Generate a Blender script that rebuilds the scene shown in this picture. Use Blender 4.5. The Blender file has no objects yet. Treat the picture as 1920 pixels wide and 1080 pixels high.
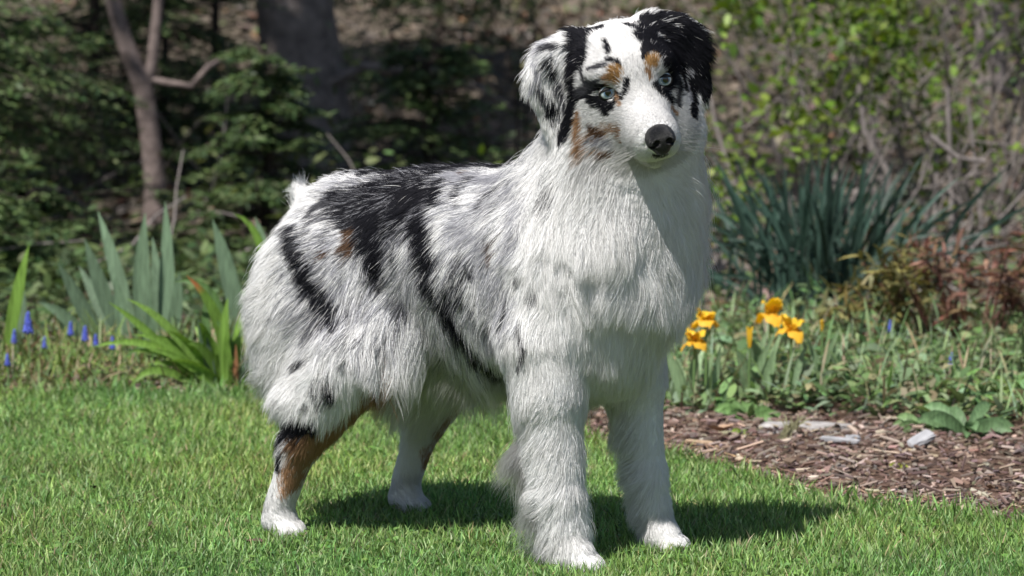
import bpy, bmesh, math, random, os
import numpy as np
from mathutils import Vector, Matrix, kdtree
import time as _time
_T0 = _time.time()
R = math.radians
scene = bpy.context.scene

# ---------------------------------------------------------------- camera
FPX, CAM_D, CAM_H, TILT = 6165.0, 4.5, 0.752, 5.19
cam_data = bpy.data.cameras.new('camera')
cam = bpy.data.objects.new('camera', cam_data)
scene.collection.objects.link(cam)
cam.location = (0, -CAM_D, CAM_H)
cam.rotation_euler = (R(90 - TILT), 0, 0)
cam_data.sensor_width = 36.0
cam_data.lens = 36.0 * FPX / 1920.0
cam_data.clip_start = 0.1
cam_data.clip_end = 2000.0
cam_data.dof.use_dof = True
cam_data.dof.focus_distance = 4.22
cam_data.dof.aperture_fstop = 8.0
scene.camera = cam

# ---------------------------------------------------------------- sky and sun
SUN_EL, SUN_FROM = 57.0, (-0.53, -0.85)          # the sun stands behind the camera, to the left
world = bpy.data.worlds.new('World'); scene.world = world
world.use_nodes = True
wn = world.node_tree
bg = wn.nodes['Background']
sky = wn.nodes.new('ShaderNodeTexSky')
sky.sky_type = 'NISHITA'; sky.sun_disc = False
sky.sun_elevation = R(SUN_EL)
sky.sun_rotation = math.atan2(SUN_FROM[0], SUN_FROM[1])
wn.links.new(sky.outputs[0], bg.inputs['Color'])
bg.inputs['Strength'].default_value = 0.065
sun_data = bpy.data.lights.new('sun', 'SUN')
sun_data.energy = 5.0; sun_data.angle = R(0.53); sun_data.color = (1.0, 0.965, 0.915)
sun = bpy.data.objects.new('sun', sun_data); scene.collection.objects.link(sun)
_d = Vector((SUN_FROM[0], SUN_FROM[1], 0)).normalized() * math.cos(R(SUN_EL)); _d.z = math.sin(R(SUN_EL))
sun.rotation_euler = _d.to_track_quat('Z', 'Y').to_euler()
sun.location = (-3, -6, 8)
scene.view_settings.view_transform = 'Standard'
scene.view_settings.look = 'None'
scene.view_settings.exposure = 0.40
scene.view_settings.gamma = 1.0
scene.render.engine = 'CYCLES'
scene.cycles.use_denoising = True
scene.cycles.max_bounces = 12
scene.cycles.diffuse_bounces = 7
scene.cycles.transparent_max_bounces = 12

# ---------------------------------------------------------------- helpers
rng = np.random.default_rng(11)
COL = scene.collection

def put(name, data=None, parent=None, loc=None, rotz=None, label=None, cat=None, group=None, kind=None):
    o = bpy.data.objects.new(name, data)
    COL.objects.link(o)
    if parent is not None: o.parent = parent
    if loc is not None: o.location = loc
    if rotz is not None: o.rotation_euler = (0, 0, rotz)
    for k, v in (('label', label), ('category', cat), ('group', group), ('kind', kind)):
        if v: o[k] = v
    return o

def mesh_np(name, verts, faces, mat=None, smooth=True, cols=None):
    """mesh from numpy arrays: faces (n,3) or (n,4); cols (nverts,3) -> point attribute 'tint'"""
    me = bpy.data.meshes.new(name)
    verts = np.asarray(verts, np.float32); faces = np.asarray(faces, np.int32)
    n, k = faces.shape
    me.vertices.add(len(verts)); me.vertices.foreach_set('co', verts.ravel())
    me.loops.add(n * k); me.loops.foreach_set('vertex_index', faces.ravel())
    me.polygons.add(n)
    me.polygons.foreach_set('loop_start', np.arange(0, n * k, k, dtype=np.int32))
    me.polygons.foreach_set('loop_total', np.full(n, k, np.int32))
    me.polygons.foreach_set('use_smooth', np.full(n, smooth, bool))
    if cols is not None:
        a = me.attributes.new('tint', 'FLOAT_COLOR', 'POINT')
        c4 = np.ones((len(verts), 4), np.float32); c4[:, :3] = cols
        a.data.foreach_set('color', c4.ravel())
    me.update(calc_edges=True)
    if mat: me.materials.append(mat)
    return me

def nodes_of(name):
    m = bpy.data.materials.new(name); m.use_nodes = True
    nt = m.node_tree
    return m, nt, nt.nodes['Principled BSDF']

def plain(name, col, rough=0.6, spec=0.4, coat=0.0, noise=0.0, scale=40.0, bump=0.0):
    m, nt, b = nodes_of(name)
    b.inputs['Roughness'].default_value = rough
    b.inputs['Specular IOR Level'].default_value = spec
    b.inputs['Coat Weight'].default_value = coat
    b.inputs['Base Color'].default_value = (*col, 1)
    if noise or bump:
        tc = nt.nodes.new('ShaderNodeTexCoord'); nz = nt.nodes.new('ShaderNodeTexNoise')
        nz.inputs['Scale'].default_value = scale; nz.inputs['Detail'].default_value = 6
        nt.links.new(tc.outputs['Object'], nz.inputs['Vector'])
        if noise:
            mr = nt.nodes.new('ShaderNodeMapRange')
            mr.inputs[1].default_value = .25; mr.inputs[2].default_value = .75
            mr.inputs[3].default_value = 1 - noise; mr.inputs[4].default_value = 1 + noise
            nt.links.new(nz.outputs['Fac'], mr.inputs[0])
            vm = nt.nodes.new('ShaderNodeVectorMath'); vm.operation = 'SCALE'
            vm.inputs[0].default_value = col
            nt.links.new(mr.outputs[0], vm.inputs['Scale'])
            nt.links.new(vm.outputs[0], b.inputs['Base Color'])
        if bump:
            bp = nt.nodes.new('ShaderNodeBump'); bp.inputs['Strength'].default_value = bump
            bp.inputs['Distance'].default_value = 0.01
            nt.links.new(nz.outputs['Fac'], bp.inputs['Height'])
            nt.links.new(bp.outputs[0], b.inputs['Normal'])
    return m

def grain(nt, at, b, hs, sc):
    """fibres and blotches along a leaf: stretched noise multiplies its colour"""
    tc = nt.nodes.new('ShaderNodeTexCoord'); mp = nt.nodes.new('ShaderNodeMapping')
    mp.inputs['Scale'].default_value = sc
    nz = nt.nodes.new('ShaderNodeTexNoise'); nz.inputs['Scale'].default_value = 1.0; nz.inputs['Detail'].default_value = 5
    nt.links.new(tc.outputs['Object'], mp.inputs[0]); nt.links.new(mp.outputs[0], nz.inputs['Vector'])
    mr = nt.nodes.new('ShaderNodeMapRange'); mr.inputs[1].default_value = .3; mr.inputs[2].default_value = .7
    mr.inputs[3].default_value = .62; mr.inputs[4].default_value = 1.25
    nt.links.new(nz.outputs['Fac'], mr.inputs[0])
    vm = nt.nodes.new('ShaderNodeVectorMath'); vm.operation = 'SCALE'
    nt.links.new(at.outputs['Color'], vm.inputs[0]); nt.links.new(mr.outputs[0], vm.inputs['Scale'])
    nt.links.new(vm.outputs[0], b.inputs['Base Color']); nt.links.new(vm.outputs[0], hs.inputs['Color'])
    bp = nt.nodes.new('ShaderNodeBump'); bp.inputs['Strength'].default_value = .35; bp.inputs['Distance'].default_value = .003
    nt.links.new(nz.outputs['Fac'], bp.inputs['Height']); nt.links.new(bp.outputs[0], b.inputs['Normal'])

def tinted(name, rough=0.55, spec=0.35, trans=0.0, sat=1.0, veins=None):
    """material whose colour comes from the per-point/per-strand attribute 'tint'; trans = light let through a leaf"""
    m, nt, b = nodes_of(name)
    at = nt.nodes.new('ShaderNodeAttribute'); at.attribute_name = 'tint'
    nt.links.new(at.outputs['Color'], b.inputs['Base Color'])
    b.inputs['Roughness'].default_value = rough
    b.inputs['Specular IOR Level'].default_value = spec
    if trans:
        tr = nt.nodes.new('ShaderNodeBsdfTranslucent')
        hs = nt.nodes.new('ShaderNodeHueSaturation'); hs.inputs['Hue'].default_value = .485
        hs.inputs['Saturation'].default_value = 1.1; hs.inputs['Value'].default_value = 1.3
        nt.links.new(at.outputs['Color'], hs.inputs['Color'])
        if veins: grain(nt, at, b, hs, veins)
        nt.links.new(hs.outputs[0], tr.inputs['Color'])
        mx = nt.nodes.new('ShaderNodeMixShader'); mx.inputs[0].default_value = trans
        nt.links.new(b.outputs[0], mx.inputs[1]); nt.links.new(tr.outputs[0], mx.inputs[2])
        nt.links.new(mx.outputs[0], nt.nodes['Material Output'].inputs['Surface'])
    return m

def strands(name, P, rad, col, mat, parent=None, nrm=None, **kw):
    """P (n,k,3) points of n strands, rad (n,k), col (n,3) -> one hair-curves object"""
    n, k, _ = P.shape
    hc = bpy.data.hair_curves.new(name)
    hc.add_curves([k] * n)
    hc.attributes['position'].data.foreach_set('vector', np.ascontiguousarray(P, np.float32).ravel())
    ra = hc.attributes.get('radius') or hc.attributes.new('radius', 'FLOAT', 'POINT')
    ra.data.foreach_set('value', np.ascontiguousarray(rad, np.float32).ravel())
    a = hc.attributes.new('tint', 'FLOAT_COLOR', 'CURVE')
    c4 = np.ones((n, 4), np.float32); c4[:, :3] = col
    a.data.foreach_set('color', c4.ravel())
    if nrm is not None:
        a = hc.attributes.new('lie', 'FLOAT_VECTOR', 'CURVE')
        a.data.foreach_set('vector', np.ascontiguousarray(nrm, np.float32).ravel())
    hc.materials.append(mat)
    return put(name, hc, parent, **kw)

def unit(a):
    return a / np.maximum(np.linalg.norm(a, axis=-1, keepdims=True), 1e-9)

def vnoise(p, freq, seed=0):
    """smooth value noise in [0,1] at points p (n,3)"""
    q = p * freq + seed * 17.31
    i = np.floor(q).astype(np.int64); f = q - i; f = f * f * (3 - 2 * f)
    def h(a):
        n = (a[:, 0] * 73856093) ^ (a[:, 1] * 19349663) ^ (a[:, 2] * 83492791) ^ (seed * 2654435761)
        n = (n ^ (n >> 13)) * 1274126177 & 0xffffffff
        return ((n ^ (n >> 16)) & 0xffff) / 65535.0
    out = 0
    for dx in (0, 1):
        for dy in (0, 1):
            for dz in (0, 1):
                w = (f[:, 0] if dx else 1 - f[:, 0]) * (f[:, 1] if dy else 1 - f[:, 1]) * (f[:, 2] if dz else 1 - f[:, 2])
                out = out + w * h(i + np.array([dx, dy, dz]))
    return out

# ---------------------------------------------------------------- terrain, lawn, mulch bed
LAWN_EDGE = [(-6, 1.2), (-2.2, 1.40), (-.97, 1.46), (-.72, 1.50), (-.5, 1.52), (-.26, 1.50), (-.06, 1.35), (.083, 1.02), (.166, .82),
             (.263, .67), (.36, .52), (.40, .40), (.44, .25), (.56, .16), (.70, .03), (1.0, -.22), (1.6, -.8), (3.0, -2.2)]
_ex = np.array([p[0] for p in LAWN_EDGE]); _ey = np.array([p[1] for p in LAWN_EDGE])
def edge_y(x):
    x = np.asarray(x, float)
    return np.interp(x, _ex, _ey) + .018 * np.sin(x * 31) + .012 * np.sin(x * 77 + 1.3) + .008 * np.sin(x * 173 + .4)
def terrain(x, y):
    x = np.asarray(x, float); y = np.asarray(y, float)
    t = np.clip((y - 5.0) / 6.0, 0, None)
    rise = np.where(t < 1, .95 * t * t, .95 + 1.9 * (t - 1) * np.exp(-np.clip(t - 1, 0, None) * .10))
    p = np.stack([x.ravel(), y.ravel(), np.zeros(x.size)], 1)
    bumps = ((vnoise(p, 1.1, 21) - .5) * .22 + (vnoise(p, 3.1, 22) - .5) * .08).reshape(x.shape)
    return rise + bumps * np.clip((y - 3.6) / 2.5, 0, 1)

def soil_material(name, c0, c1, c2, scale):
    m, nt, b = nodes_of(name)
    tc_ = nt.nodes.new('ShaderNodeTexCoord')
    n1 = nt.nodes.new('ShaderNodeTexNoise'); n1.inputs['Scale'].default_value = scale; n1.inputs['Detail'].default_value = 10
    n1.inputs['Roughness'].default_value = .7
    nt.links.new(tc_.outputs['Object'], n1.inputs['Vector'])
    cr = nt.nodes.new('ShaderNodeValToRGB')
    e = cr.color_ramp.elements
    e[0].position = .32; e[0].color = (*c0, 1); e[1].position = .70; e[1].color = (*c2, 1)
    k = e.new(.5); k.color = (*c1, 1)
    nt.links.new(n1.outputs['Fac'], cr.inputs[0]); nt.links.new(cr.outputs[0], b.inputs['Base Color'])
    b.inputs['Roughness'].default_value = .95; b.inputs['Specular IOR Level'].default_value = .1
    bp = nt.nodes.new('ShaderNodeBump'); bp.inputs['Strength'].default_value = .8; bp.inputs['Distance'].default_value = .02
    nt.links.new(n1.outputs['Fac'], bp.inputs['Height']); nt.links.new(bp.outputs[0], b.inputs['Normal'])
    return m
gx = np.concatenate([-np.geomspace(400, 4, 14), np.linspace(-3.5, 3.5, 61), np.geomspace(4, 400, 14)])
gy = np.concatenate([-np.geomspace(300, 6, 10), np.linspace(-5.2, 14, 130), np.geomspace(14.6, 600, 22)])
GX, GY = np.meshgrid(gx, gy, indexing='ij')
gv = np.stack([GX, GY, terrain(GX, GY)], -1).reshape(-1, 3)
nxg, nyg = GX.shape
ii = (np.arange(nxg - 1)[:, None] * nyg + np.arange(nyg - 1)[None]).ravel()
gf = np.stack([ii, ii + nyg, ii + nyg + 1, ii + 1], 1)
put('ground', mesh_np('ground', gv, gf, soil_material('leaf_mould', (.05, .042, .032), (.12, .098, .076), (.21, .17, .14), 9.)), kind='structure')
# lawn soil sheet and mulch sheet, 4 mm above one another
lx = np.concatenate([np.linspace(-6, -2, 12), np.linspace(-1.9, 1.9, 160), np.linspace(2, 3, 6)])
lv = np.concatenate([np.stack([lx, edge_y(lx), np.full(len(lx), .004)], 1), np.stack([lx, np.full(len(lx), -5.0), np.full(len(lx), .004)], 1)])
n_ = len(lx); k_ = np.arange(n_ - 1)
put('lawn', mesh_np('lawn', lv, np.stack([k_, k_ + n_, k_ + n_ + 1, k_ + 1], 1)[:, ::-1].copy(),
    soil_material('lawn_thatch', (.05, .075, .02), (.10, .14, .04), (.19, .19, .09), 60.)), kind='structure')
mv = np.concatenate([np.stack([lx, edge_y(lx) + .002, np.full(len(lx), .008)], 1), np.stack([lx, np.maximum(edge_y(lx) + .9, 2.6), np.full(len(lx), .006)], 1)])
put('mulch_bed', mesh_np('mulch_bed', mv, np.stack([k_, k_ + n_, k_ + n_ + 1, k_ + 1], 1),
    soil_material('mulch', (.06, .036, .026), (.15, .095, .072), (.29, .20, .155), 48.)), kind='structure')

# ---------------------------------------------------------------- leaf-strip tools
MAT_LEAF = tinted('leaf', .5, .4, .28)
MAT_STRAP = tinted('strap_leaf', .5, .35, .25, veins=(260, 260, 14))
MAT_GRASS = tinted('grass_blade', .50, .4, .25)
MAT_DRY = tinted('dry_matter', .85, .15)
def ribbons(base, d, bend, ln, wd, k, col, side=None, fold=.0, tipc=1.0, prof=None):
    """n leaf strips: base, start direction d, bend vector added along the way, length, width -> verts, tris, colours"""
    n = len(base)
    t = np.linspace(0, 1, k + 1)
    if side is None:
        a = rng.random(n) * 2 * np.pi
        side = np.stack([np.cos(a), np.sin(a), np.zeros(n)], 1)
    pts = [base]; dirs = []
    for i in range(k):
        dd = unit(d + bend * (t[i] ** 1.0)[None] if np.ndim(t[i]) else d + bend * t[i])
        dirs.append(dd); pts.append(pts[-1] + dd * (ln / k)[:, None])
    prof = prof if prof is not None else np.array([.7] + [1 - .12 * abs(i - k * .35) for i in range(1, k)] + [0.0])
    vs, cs = [], []
    for i in range(k):
        sd = unit(side - dirs[i] * (side * dirs[i]).sum(1, keepdims=True))
        w = (wd * prof[i] * .5)[:, None]
        vs += [pts[i] - sd * w, pts[i] + sd * w]
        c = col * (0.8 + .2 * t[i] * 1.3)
        cs += [c, c]
    vs.append(pts[k]); cs.append(col * tipc)
    m = 2 * k + 1
    Vv = np.stack(vs, 1).reshape(-1, 3); Cc = np.stack(cs, 1).reshape(-1, 3)
    tr = []
    for i in range(k - 1):
        tr += [(2 * i, 2 * i + 1, 2 * i + 3), (2 * i, 2 * i + 3, 2 * i + 2)]
    tr.append((2 * k - 2, 2 * k - 1, 2 * k))
    Ff = (np.array(tr)[None] + (np.arange(n) * m)[:, None, None]).reshape(-1, 3)
    return Vv, Ff, Cc
def pack(parts):
    o = 0; vs, fs, cs = [], [], []
    for v, f, c in parts:
        vs.append(v); fs.append(f + o); cs.append(c); o += len(v)
    return np.concatenate(vs), np.concatenate(fs), np.concatenate(cs)
def pick(n, pal, jit=.18):
    pal = np.array(pal, float)
    c = pal[rng.integers(0, len(pal), n)]
    return np.clip(c * (1 + rng.normal(0, jit, (n, 1))) * (1 + rng.normal(0, .06, (n, 3))), .004, .8)

# ---------------------------------------------------------------- mown grass
def grass_points(n, ylo, yhi, half):
    y = ylo + (yhi - ylo) * rng.random(n)
    x = (rng.random(n) * 2 - 1) * (half + .16 * (y + 4.5))
    k = y < edge_y(x) - .002 + .02 * (rng.random(n) - .4)
    return x[k], y[k]
def mow(x, y, hs, ws, pal, lean):
    n = len(x)
    p = np.stack([x, y, np.zeros(n)], 1)
    clump = vnoise(p, 16, 31) * .6 + vnoise(p, 45, 32) * .4
    patch = vnoise(p, 5.5, 37)
    ln = hs * (0.55 + .75 * rng.random(n)) * (0.65 + .5 * clump + .25 * patch)
    a = rng.random(n) * 2 * np.pi
    lm = lean * (0.2 + 1.2 * rng.random(n) ** 1.5)
    d = np.stack([np.cos(a) * lm, np.sin(a) * lm, np.ones(n)], 1)
    bend = np.stack([np.cos(a), np.sin(a), -.35 * np.ones(n)], 1) * (lean * 1.3 * rng.random(n))[:, None]
    col = pick(n, pal, .30)
    warm = vnoise(p, 3.2, 33)[:, None]
    col = col * (1 + (warm - .5) * np.array([.55, .22, .1])) * (0.8 + .4 * vnoise(p, 9, 34)[:, None])
    base = p.copy(); base[:, 2] = .003
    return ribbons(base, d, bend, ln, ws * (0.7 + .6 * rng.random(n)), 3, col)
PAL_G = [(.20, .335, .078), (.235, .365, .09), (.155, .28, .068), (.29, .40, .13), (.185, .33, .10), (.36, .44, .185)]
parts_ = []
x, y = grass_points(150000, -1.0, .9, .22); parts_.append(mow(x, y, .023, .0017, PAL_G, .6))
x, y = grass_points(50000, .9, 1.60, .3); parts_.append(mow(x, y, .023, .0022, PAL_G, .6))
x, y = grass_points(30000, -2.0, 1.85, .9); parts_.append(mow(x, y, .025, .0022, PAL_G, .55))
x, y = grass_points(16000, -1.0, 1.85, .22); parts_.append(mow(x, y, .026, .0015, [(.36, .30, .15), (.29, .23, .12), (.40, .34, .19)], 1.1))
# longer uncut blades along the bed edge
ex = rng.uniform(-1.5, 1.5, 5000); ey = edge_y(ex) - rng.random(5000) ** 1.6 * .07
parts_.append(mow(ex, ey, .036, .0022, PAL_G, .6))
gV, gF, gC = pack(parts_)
put('grass', mesh_np('grass', gV, gF, MAT_GRASS, True, gC), label='short mown green grass of the lawn', cat='grass', kind='stuff')
# clover and small broad leaves in the turf
def rosette(n, xs, ys, size, pal, zlo, zhi, tilt=.5, k=3):
    a = rng.random(n) * 2 * np.pi
    d = np.stack([np.cos(a), np.sin(a), tilt * (rng.random(n) * 1.4 - .3)], 1)
    base = np.stack([xs, ys, zlo + (zhi - zlo) * rng.random(n)], 1)
    side = np.stack([-np.sin(a), np.cos(a), rng.normal(0, .3, n)], 1)
    return ribbons(base, d, np.array([0, 0, -.6]) * np.ones((n, 3)), size * (0.6 + .8 * rng.random(n)),
                   size * (0.45 + .5 * rng.random(n)), k, pick(n, pal), side, prof=np.array([.35, 1.0, .8][:k]))
x, y = grass_points(26000, -1.0, 1.8, .22)
keep = vnoise(np.stack([x, y, x * 0], 1), 7, 36) > .55
x, y = x[keep], y[keep]
cv = rosette(len(x), x, y, .011, [(.15, .27, .06), (.18, .30, .08), (.12, .23, .07)], .008, .019)
put('clover', mesh_np('clover', *cv[:2], MAT_GRASS, True, cv[2]), label='small clover leaves growing through the lawn', cat='clover', kind='stuff')
print('ground T', _time.time() - _T0, len(gF))

# ---------------------------------------------------------------- mulch chips, stones, dead leaves
def chips(n, x, y, z, ln, wd, th, pal):
    """flat splinters of bark: thin six-sided boxes, tapered at one end"""
    a = rng.random(n) * 2 * np.pi; tl = rng.normal(0, .22, n); rl = rng.normal(0, .35, n)
    u = np.stack([np.cos(a) * np.cos(tl), np.sin(a) * np.cos(tl), np.sin(tl)], 1)
    v = unit(np.cross(np.array([0, 0, 1.0]), u) + np.array([0, 0, 1.0]) * rl[:, None]); w = np.cross(u, v)
    c = np.stack([x, y, z], 1); L_ = (ln * .5)[:, None]; W_ = (wd * .5)[:, None]; H_ = (th * .5)[:, None]
    tp = rng.uniform(.3, 1, n)[:, None]
    vs = []
    for su, k in ((-1, 1), (1, 0)):
        for sv, sw in ((-1, -1), (1, -1), (1, 1), (-1, 1)):
            vs.append(c + u * L_ * su + v * W_ * sv * (tp if su > 0 else 1) + w * H_ * sw)
    Vv = np.stack(vs, 1).reshape(-1, 3)
    q = np.array([(0, 3, 2, 1), (4, 5, 6, 7), (0, 1, 5, 4), (1, 2, 6, 5), (2, 3, 7, 6), (3, 0, 4, 7)])
    Ff = (q[None] + (np.arange(n) * 8)[:, None, None]).reshape(-1, 4)
    return Vv, Ff, np.repeat(pick(n, pal, .3), 8, 0)
PAL_M = [(.16, .108, .085), (.22, .155, .125), (.115, .08, .066), (.29, .22, .18), (.40, .32, .26), (.20, .155, .14)]
def bed_points(n, depth, half=.4):
    y = rng.uniform(-.6, 3.2, n); x = (rng.random(n) * 2 - 1) * (half + .16 * (y + 4.5))
    e = edge_y(x); k = (y > e - .01) & (y < e + depth)
    return x[k], y[k]
x, y = bed_points(42000, 1.1); n = len(x)
c1 = chips(n, x, y, .010 + .012 * rng.random(n), rng.gamma(2.0, .0055, n) + .004, rng.gamma(2, .0017, n) + .0015, rng.uniform(.001, .004, n), PAL_M)
x, y = bed_points(12000, .16); n = len(x)                         # straw and dead grass by the edge
c2 = chips(n, x, y, .012 + .012 * rng.random(n), rng.uniform(.012, .05, n), rng.uniform(.0008, .002, n), np.full(n, .001), [(.36, .25, .15), (.42, .30, .19), (.30, .19, .12), (.22, .14, .1)])
mV, mF, mC = pack([c1, c2])
put('bark_mulch', mesh_np('bark_mulch', mV, mF, MAT_DRY, False, mC), label='brown shredded bark mulch spread over the bed', cat='mulch', kind='stuff')

MAT_STONE = plain('grey_stone', (.34, .32, .31), .85, .2, 0, .35, 60, .5)
MAT_PALE = plain('pale_slate', (.34, .34, .355), .7, .3, 0, .25, 50, .4)
def rock(name, size, seed, mat, cuts=3):
    r_ = random.Random(seed)
    bm = bmesh.new(); bmesh.ops.create_cube(bm, size=1)
    bmesh.ops.subdivide_edges(bm, edges=bm.edges[:], cuts=cuts, use_grid_fill=True)
    for v in bm.verts:
        p = v.co.copy(); q = p.normalized() * .62
        p = p.lerp(q, .45)
        f = 1 + .16 * (r_.random() - .5)
        v.co = Vector((p.x * size[0] * f, p.y * size[1] * f, p.z * size[2] * (1 + .3 * (r_.random() - .5))))
    me = bpy.data.meshes.new(name); bm.to_mesh(me); bm.free(); me.materials.append(mat)
    return me
def place_rock(name, size, loc, rot, seed, mat, label, cat='stone', group=None):
    o = put(name, rock(name, size, seed, mat), None, loc, None, label, cat, group)
    o.rotation_euler = rot
    return o
place_rock('edging_stone', (.15, .045, .022), (.50, 1.02, .010), (0, R(2), R(6)), 3, MAT_STONE, 'long flat grey edging stone lying at the back of the mulch')
place_rock('slate_chip', (.042, .026, .010), (.665, .80, .024), (R(14), R(-26), R(20)), 5, MAT_PALE, 'pale grey slate chip lying tilted on the mulch at the right')
place_rock('pebble', (.024, .018, .012), (.56, .86, .016), (0, R(5), R(40)), 7, MAT_PALE, 'small pale pebble on the mulch left of the slate chip')
place_rock('wood_chunk', (.06, .012, .008), (.535, .82, .020), (0, R(4), R(-8)), 8, MAT_PALE, 'thin weathered grey stick on the mulch beside the pale pebble', 'stick')
place_rock('wood_chunk', (.045, .022, .008), (.305, .80, .018), (0, R(6), R(15)), 9, plain('raw_wood', (.42, .30, .20), .8, .2, 0, .3, 80, .3), 'tan wood chip at the lawn edge right of the front paw', 'wood chip')

def curl_leaf(name, ln, wd, col, seed):
    r_ = np.random.default_rng(seed); k = 7
    t = np.linspace(0, 1, k); w = wd * np.sin(np.pi * np.clip(t * .94 + .03, 0, 1)) ** .8
    z = .35 * ln * (t - .5) ** 2 * 2 + r_.normal(0, .0012, k)
    vs = []
    for i in range(k):
        for s_ in (-1, 0, 1): vs.append((ln * (t[i] - .5), s_ * w[i] * .5, z[i] + (abs(s_) * .35 * w[i]) + .002 + r_.normal(0, .0008)))
    fs = [(3 * i + j, 3 * i + j + 3, 3 * i + j + 4, 3 * i + j + 1) for i in range(k - 1) for j in (0, 1)]
    m = mesh_np(name, vs, fs, MAT_DRY, True, np.array(col) * r_.uniform(.75, 1.2, (len(vs), 1)))
    return m
DEAD = [(-.43, .38, 'brown curled leaf on the lawn left of the hind paw, upper one'), (-.62, .33, 'dark brown leaf scrap on the lawn, second from the left frame edge'),
        (-.545, .19, 'flat dark leaf patch in the lawn left of the hind paw'), (-.555, .10, 'small brown leaf scrap just below the flat dark leaf'),
        (-.50, -.01, 'purplish leaf scrap on the lawn below left of the hind paw'), (-.345, -.15, 'reddish leaf scrap at the bottom edge below the hind paw'),
        (-.725, .16, 'tiny brown leaf scrap at the left edge of the lawn'), (.34, -.16, 'dark leaf scrap on the lawn right of the front paws'),
        (.045, -.10, 'tiny red leaf scrap on the grass beside the near front paw'), (.02, .60, 'brown leaf scrap in the grass seen under the belly')]
for i, (x, y, lb) in enumerate(DEAD):
    o = put('dead_leaf', curl_leaf('dead_leaf', .013 + .008 * (i % 3), .009 + .004 * (i % 2), [(.12, .05, .035), (.07, .045, .035), (.13, .06, .07)][i % 3], i),
            None, (x, y, .012), i * 1.3, lb, 'dead leaf', 'dead leaves on the lawn')
    o.rotation_euler = (.2 * (i % 3 - 1), .15, i * 1.3)
put('dead_leaf', curl_leaf('dead_leaf', .05, .022, (.42, .28, .19), 31), None, (.345, .90, .022), .4, 'tan dry leaf on the mulch right of the far foreleg', 'dead leaf')

# ---------------------------------------------------------------- plants with strap leaves
def strap(base, tip, arch, width, col, fold=.25, k=9, twist=0.0, wave=0.0, tipcol=None, full=.45):
    """one sword leaf from base to tip, bowed by arch (vector), folded along the midrib"""
    base, tip, arch = (np.array(a, float) for a in (base, tip, arch))
    t = np.linspace(0, 1, k + 1)[:, None]
    c = (base + tip) / 2 + arch
    p = (1 - t) ** 2 * base + 2 * t * (1 - t) * c + t * t * tip
    d = unit(np.gradient(p, axis=0))
    up = np.array([0, -1.0, .25])
    side = np.cross(d, up); side = unit(side)
    nrm = np.cross(side, d)
    tt = t[:, 0]
    w = width * np.clip(np.minimum((.55 + tt / full * .45), 1) * np.where(tt > full, 1 - ((tt - full) / (1 - full)) ** 2.0, 1), .02, 1) * .5
    ang = twist * tt + wave * np.sin(tt * 7)
    sd = side * np.cos(ang)[:, None] + nrm * np.sin(ang)[:, None]; nn = np.cross(sd, d)
    vs, cs = [], []
    col = np.array(col, float)
    for i in range(k + 1):
        vs += [p[i] - sd[i] * w[i] + nn[i] * w[i] * fold, p[i] - nn[i] * w[i] * fold * .3, p[i] + sd[i] * w[i] + nn[i] * w[i] * fold]
        cc = col * (.85 + .25 * tt[i])
        if tipcol is not None and tt[i] > .86: cc = np.array(tipcol)
        cs += [cc, cc * 1.12, cc * .95]
    fs = [(3 * i + j, 3 * i + j + 1, 3 * i + j + 4, 3 * i + j + 3) for i in range(k) for j in (0, 1)]
    return np.array(vs), fs, np.array(cs)
def plant(name, loc, leaves, label, cat='plant', group=None):
    """leaves: list of (base xyz, tip xyz, arch xyz, width, colour, extra dict) relative to loc"""
    o = put(name, None, None, loc, None, label, cat, group)
    for (b, t, a, w, c, kw) in leaves:
        put('leaf', mesh_np('leaf', *strap(b, t, a, w, c, **kw)[:2], MAT_STRAP, True, strap(b, t, a, w, c, **kw)[2]), o)
    return o
SAGE, SAGE2, LIME, DEEP = (.14, .21, .13), (.18, .265, .165), (.16, .28, .05), (.09, .17, .05)
def jl(c, s=.12): return tuple(np.array(c) * (1 + rng.normal(0, s)))
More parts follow.
